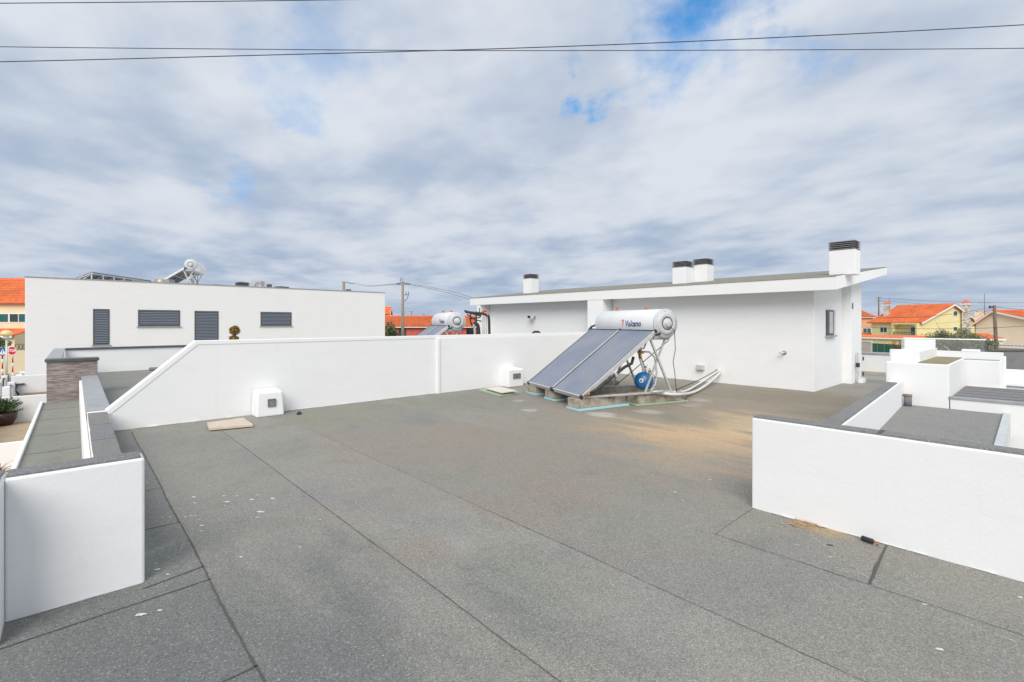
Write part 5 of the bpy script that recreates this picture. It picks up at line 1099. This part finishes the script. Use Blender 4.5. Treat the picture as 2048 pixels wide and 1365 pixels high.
# front wall, hedge and bicycle rack of that house
wall('front_garden_wall', 'cream garden wall across the street on the left', 'wall', [(-30, -2.0, 53.6, 53.8, GZ, H - (700 - HY) / FPX * 54.5 + 0.9)], None, mt=CREAM)
b0 = at_d(5, 690, 50)
def bush(name, label, c, rad, n, size, mt=LEAF, squash=0.8, group=None, trunk=True):
    t = thing(name, label, 'bush', (c.x, c.y, GZ), group); m = MB()
    for k in range(7): cc = c + Vector((rnd.gauss(0, .45), rnd.gauss(0, .45), rnd.gauss(0, .3))) * rad; leaves(m, cc, rad * rnd.uniform(.4, .7), n // 7, size, squash, 0.3)
    m.build('foliage', mt, t); MB().tube([(c.x, c.y, GZ), (c.x, c.y, c.z)], 0.06, 8).build('stem', BARK, t); return t
bush('round_bush', 'dark green bush before the cream house windows', at_d(6, 688, 51), 1.0, 900, .12)
bush('round_bush', 'dark bush beside the red house at the end of the party wall', at_d(778, 664, 50), 1.05, 900, .12)
g = at_d(45, 694, 52); m = MB()
t = thing('bicycle_rack', 'curly dark metal rack on the garden wall across the street', 'rack', (g.x, g.y, g.z - .4))
for k in range(4):
    c = g + rt * (k * .42 - .6); m.tube([c + Vector((math.cos(a / 8 * 6.283), 0, 0)).x * rt * .24 + Vector((0, 0, math.sin(a / 8 * 6.283) * .3)) for a in range(9)], 0.03, 6, caps=False)
m.build('rack', LOUV, t)
# car roof glimpsed at the end of the party wall
def car(label, c, u, paint, s=1.0):
    t = thing('parked_car', label, 'car', (c.x, c.y, GZ)); u = u.normalized(); v = Vector((-u.y, u.x, 0)); o = Vector((c.x, c.y, GZ))
    def pf(pts, w0, w1): return [o + u * a + v * w0 + Vector((0, 0, z)) for a, z in pts]
    body = [(-2.1, .35), (2.1, .35), (2.15, .75), (1.3, .95), (.75, 1.02), (-1.7, 1.02), (-2.12, .9)]
    MB().prism(pf(body, -.85, 0), v * 1.7).build('body', paint, t, .06)
    cab = [(.85, 1.02), (.2, 1.47), (-1.2, 1.47), (-1.85, 1.02)]
    MB().prism(pf(cab, -.72, 0), v * 1.44).build('cabin_glass', DARKG, t, .04)
    MB().prism(pf([(.2, 1.44), (.1, 1.52), (-1.15, 1.52), (-1.28, 1.44)], -.70, 0), v * 1.4).build('roof', paint, t, .03)
    for a in (-1.35, 1.35):
        for w_ in (-.86, .70): MB().lathe([(0, 0), (.31, 0), (.33, .03), (.33, .13), (.31, .16), (0, .16)], o + u * a + v * w_ + Vector((0, 0, .33)), v, 20).build('wheel', BLACK, t)
    return t
cc = at_d(789, 690, 42); car('grey car half hidden behind the end of the party wall', cc, camv(1, .25), CARP)

# ------------------------------------------------------------------ poles and wires
def wire(label, pts, r=0.012, grp=None, n=10):
    tag(MB().tube(bez([Vector(p) for p in pts], n), r, 5).build('power_line', BLACK), label, 'cable', grp)
def W_(pts, d0, d1=None):
    d1 = d1 or d0; k = len(pts) - 1; return [at_d(x, y, d0 + (d1 - d0) * i / k) for i, (x, y) in enumerate(pts)]
wire('highest cable, only crossing the top left corner of the sky', W_([(-500, 12), (0, 7), (350, 4), (730, -1), (1400, -14), (2300, -40)], 13), 0.0115, 'cables crossing the sky overhead')
wire('nearly level cable sagging slightly across the whole sky', W_([(-500, 86), (0, 94), (450, 98.5), (900, 101.5), (1400, 101), (2048, 97), (2700, 88)], 15), 0.0115, 'cables crossing the sky overhead')
wire('cable climbing towards the upper right across the sky', W_([(-500, 132), (0, 124), (500, 111.5), (1024, 97), (1500, 78), (2048, 50), (2700, 8)], 14), 0.013, 'cables crossing the sky overhead')
def pole(name, label, px, py, d, r0, r1, mt, lean=(0, 0)):
    a = at_d(px, py, d); t = thing(name, label, 'utility pole', (a.x, a.y, GZ)); base = Vector((a.x, a.y, GZ)) + rt * lean[0]
    MB().tube([base, base.lerp(a, .5), a], [r0, (r0 + r1) / 2, r1], 10).build('pole', mt, t); return t, a
t, a = pole('utility_pole', 'tall concrete utility pole with a crossarm behind the party wall', 805.5, 566, 42, 0.17, 0.10, CONCP)
MB().bar(a + rt * -.62 + Vector((0, 0, -.12)), a + rt * .02 + Vector((0, 0, .02)), .07).bar(a + rt * -.02 + Vector((0, 0, .02)), a + rt * .62 + Vector((0, 0, -.10)), .07).bar(a + rt * -.62 + Vector((0, 0, -.12)) + fw * .3, a + rt * .62 + Vector((0, 0, -.10)) + fw * .3, .05).build('crossarm', LOUV, t)
MB().tube([a, a + Vector((0, 0, .32)), a + rt * -.1 + Vector((0, 0, .45)), a + rt * -.2 + Vector((0, 0, .40)), a + rt * -.2 + Vector((0, 0, .1))], 0.03, 6).build('hook', GREYW, t)
z6 = Vector((0, 0, -1.05)); MB().bar(a + z6 + rt * -.05, a + z6 + rt * .52, .05).bar(a + z6 + rt * .3, a + z6 + rt * .3 + Vector((0, 0, .25)), .04).bar(a + z6 + rt * .5, a + z6 + rt * .5 + Vector((0, 0, .28)), .04).tube(bez([a + z6 + rt * .5, a + z6 + rt * .35 + Vector((0, 0, -.35)), a + z6 + rt * .1 + Vector((0, 0, -.6))]), .025, 6).build('bracket', LOUV, t)
t, a2 = pole('utility_pole', 'pole top with a bracket rising behind the left white building', 687.5, 564, 62, 0.2, 0.16, CONCP)
MB().bar(a2 + rt * -.2, a2 + rt * 1.3 + Vector((0, 0, -.25)), .08).bar(a2 + rt * .3 + Vector((0, 0, -1.1)), a2 + rt * .9 + Vector((0, 0, -1.1)), .25).build('crossarm', LOUV, t)
for dz, k in ((0.0, 0), (-.1, 1)):
    wire('thin line between the two poles behind the left building, %s strand' % ('upper', 'lower')[k], [a2 + rt * (1.2 - k * .5) + Vector((0, 0, dz)), (a2 + a) / 2 + Vector((0, 0, -.35 + dz)), a + rt * (-.6 + k * .3) + Vector((0, 0, -.1))], 0.013, 'thin lines between the far poles')
for k, (py) in enumerate((595, 600)):
    wire('thin line falling from the concrete pole to the right building, %s strand' % ('upper', 'lower')[k], [a + rt * (.6 - k * .3) + Vector((0, 0, -.1)), at_d(872, 577 + 3.5 * k, 40), at_d(942, py, 38), at_d(1060, 640, 36)], 0.012, 'thin lines between the far poles')
for i_, (px, py, d, lab) in enumerate(((823, 624, 90, 'thin far pole just right of the concrete utility pole'), (848, 629, 110, 'farthest thin pole beyond the red house roof'))):
    t, a3 = pole('far_pole', lab, px, py, d, .09, .06, WOODP); MB().bar(a3 + rt * -.4, a3 + rt * .4, .06).build('crossarm', LOUV, t)
t, a4 = pole('utility_pole', 'leaning wooden utility pole before the peach house', 1988.5, 611, 35, 0.13, 0.09, WOODP, lean=(.25, 0))
MB().bar(a4 + rt * -.32 + Vector((0, 0, -.10)), a4 + Vector((0, 0, -.12)), .05).lathe([(0, 0), (.06, .02), (.07, .1), (.03, .2), (0, .21)], a4 + rt * -.32 + Vector((0, 0, -.22)), (0, 0, 1), 10).build('insulator', BLACK, t)
wire('cable curving from the wooden pole down over the yellow roof', [a4 + Vector((0, 0, -.12)), at_d(1900, 629, 37), at_d(1820, 635, 40), at_d(1700, 637, 44)], 0.012, 'cables around the wooden pole')
wire('lower cable passing in front of the yellow house balcony', [at_d(2200, 640, 33), at_d(2048, 652.5, 34), at_d(1940, 657.5, 36), at_d(1800, 657.5, 40), at_d(1690, 653, 44)], 0.015, 'cables around the wooden pole')
wire('cable from the wooden pole top off the right margin', [a4 + Vector((0, 0, -.1)), at_d(2048, 620, 34), at_d(2150, 622, 33)], 0.014, 'cables around the wooden pole')
wire('drooping cable from pole to yellow house gable', [a4 + Vector((0, 0, -.1)), at_d(1930, 641, 50), at_d(1870, 648, 70)], 0.012, 'cables around the wooden pole')
t, a5 = pole('utility_pole', 'distant thin pole with two crossarms beyond the salmon house', 1757.5, 594, 110, .20, .12, WOODP)
MB().bar(a5 + rt * -.7 + Vector((0, 0, -.3)), a5 + rt * .7 + Vector((0, 0, -.3)), .1).bar(a5 + rt * -.6 + Vector((0, 0, -.95)), a5 + rt * .6 + Vector((0, 0, -.95)), .1).build('crossarm', LOUV, t)
for k, py in enumerate((597, 604)):
    wire('very thin distant line above the yellow house, %s' % ('upper one', 'lower one')[k], [a5 + Vector((0, 0, -.3 - .6 * k)), at_d(1900, py + 7, 105), at_d(2060, py + 9, 100)], 0.022, 'distant lines above the houses')
def antenna(label, px, y0, y1, d, arms):
    a, b = at_d(px, y0, d), at_d(px, y1, d); t = thing('antenna', label, 'antenna', b); MB().tube([b, a], .035, 6).build('mast', GREYW, t); m = MB()
    for z, w_ in arms: m.bar(a + Vector((0, 0, -z)) - rt * w_, a + Vector((0, 0, -z)) + rt * w_, .03)
    m.build('boom', GREYW, t)
antenna('television aerial beside the left rubble chimney of the yellow house', 1778.5, 596, 625, 82, ((.1, .3), (.9, .45), (1.4, .3)))
antenna('tall aerial mast on the peach house chimney', 1969, 588, 640, 65, ((1.2, .9),))

# ------------------------------------------------------------------ olive tree, fences and walls on the right
def tree(name, label, base, c, rad, n, size, mt, clumps=16):
    t = thing(name, label, 'tree', base); tr = MB(); lf = MB(); fork = Vector(base).lerp(c, .45)
    tr.tube([base, fork], [.16, .11], 10)
    for k in range(clumps):
        v = Vector((rnd.gauss(0, 1), rnd.gauss(0, 1), rnd.gauss(0, .6))).normalized() * rnd.uniform(.35, 1.0); cc = c + Vector((v.x * rad, v.y * rad, v.z * rad * .62)); mid_ = fork.lerp(cc, .5) + Vector((0, 0, .12))
        tr.tube([fork, mid_, cc], [.06, .035, .012], 6); leaves(lf, cc, rad * rnd.uniform(.28, .42), n // clumps, size, .8, 0.1)
        for j in range(3): d = cc + Vector((rnd.gauss(0, 1), rnd.gauss(0, 1), rnd.gauss(0, 1))) * rad * .25; tr.tube([cc, d], [.012, .004], 4)
    tr.build('trunk', BARK, t); lf.build('crown', mt, t); return t
c_ = at_d(1922, 681, 30)
tree('olive_tree', 'olive tree with a loose grey green crown before the yellow house', (c_.x, c_.y, GZ), c_, 1.5, 15000, 0.06, OLIVE, 34)
c_ = at_d(1795, 690, 60); tree('bare_tree', 'small brownish tree before the green mesh fence', (c_.x, c_.y, GZ), c_, 0.9, 500, 0.07, RUSTL, 10)
t = thing('mesh_fence', 'green mesh fence in front of the yellow house', 'fence', at_d(1775, 698, 62)); t.location.z = GZ
a, b_ = at_d(1741, 686.5, 66), at_d(1812, 686.5, 60); A_, B_ = Vector((a.x, a.y, GZ)), Vector((b_.x, b_.y, GZ))
MB().obox(A_, B_ - A_, fw * .04, Vector((0, 0, a.z - GZ))).build('mesh', GREENF, t)
m = MB()
for k in range(6): p_ = A_.lerp(B_, k / 5) - fw * .06; m.bar(p_, p_ + Vector((0, 0, a.z - GZ + .1)), .06)
m.build('post', GREYW, t)
def seg_wall(name, label, cat, pa, pb, zt, th, mt, zb=GZ, cap=None):
    t = thing(name, label, cat, ((pa.x + pb.x) / 2, (pa.y + pb.y) / 2, zb)); A_, B_ = Vector((pa.x, pa.y, zb)), Vector((pb.x, pb.y, zb)); n = Vector((-(B_ - A_).y, (B_ - A_).x, 0)).normalized()
    MB().obox(A_, B_ - A_, n * th, Vector((0, 0, zt - zb))).build('wall', mt, t)
    if cap: MB().obox(A_ - n * .04 + Vector((0, 0, zt - zb)), B_ - A_, n * (th + .08), Vector((0, 0, .06))).build('coping', cap, t)
    return t
g1, g2 = at_d(1935, 703, 24), at_d(2200, 703.5, 24)
seg_wall('grey_boundary_wall', 'long dark grey boundary wall below the peach house', 'wall', g1, g2, g1.z, .2, GREYW, cap=CAPD)
g1, g2 = at_d(1700, 676, 50), at_d(1742, 679, 48)
seg_wall('pale_garden_wall', 'pale grey garden wall at the foot of the salmon house', 'wall', g1, g2, at_d(1720, 683, 49).z, .2, PAVG, cap=WHITEP)
g1, g2 = at_X(1807, 677, 17.0), at_X(1870, 677, 17.0)
seg_wall('white_screen_wall', 'white screen wall behind the left end of the glass balustrade', 'wall', at_d(1809, 680, 14.2), at_d(1871, 680, 14.2), at_d(1840, 679.5, 14.2).z, .12, STUCS, zb=-.3)
t = thing('glass_balustrade', 'frameless glass balustrade with a white top rail on the right', 'balustrade', at_d(1890, 705, 13.5)); t.location.z = 0.3
a, b_ = at_d(1806.5, 676.5, 13.6), at_d(1972, 680, 13.2); zb_ = 0.35
MB().obox(Vector((a.x, a.y, zb_)), Vector((b_.x - a.x, b_.y - a.y, 0)), fw * .012, Vector((0, 0, a.z - zb_ - .01))).build('glass', GLASS, t)
MB().bar(a, Vector((b_.x, b_.y, b_.z)), .03, .03).build('top_rail', WHITEP, t)
MB().bar(Vector((b_.x, b_.y, zb_)), b_, .04).build('post', CAPD, t)
for k, px in enumerate((1985, 1975)):
    pass
# scattered far tree line and roofs on the horizon
m = MB()
for k in range(420):
    ang = rnd.uniform(-0.85, 0.85); d = rnd.uniform(260, 420); x = math.tan(ang) * d; c = camv(0, 1) * d + camv(1, 0) * x; c.z = GZ + 1.5
    leaves(m, c, rnd.uniform(2.5, 5.0), 16, 1.4, .55, .2)
tag(m.build('far_tree_line', OLIVE), 'low dark line of far trees along the horizon', 'trees', kind='stuff')
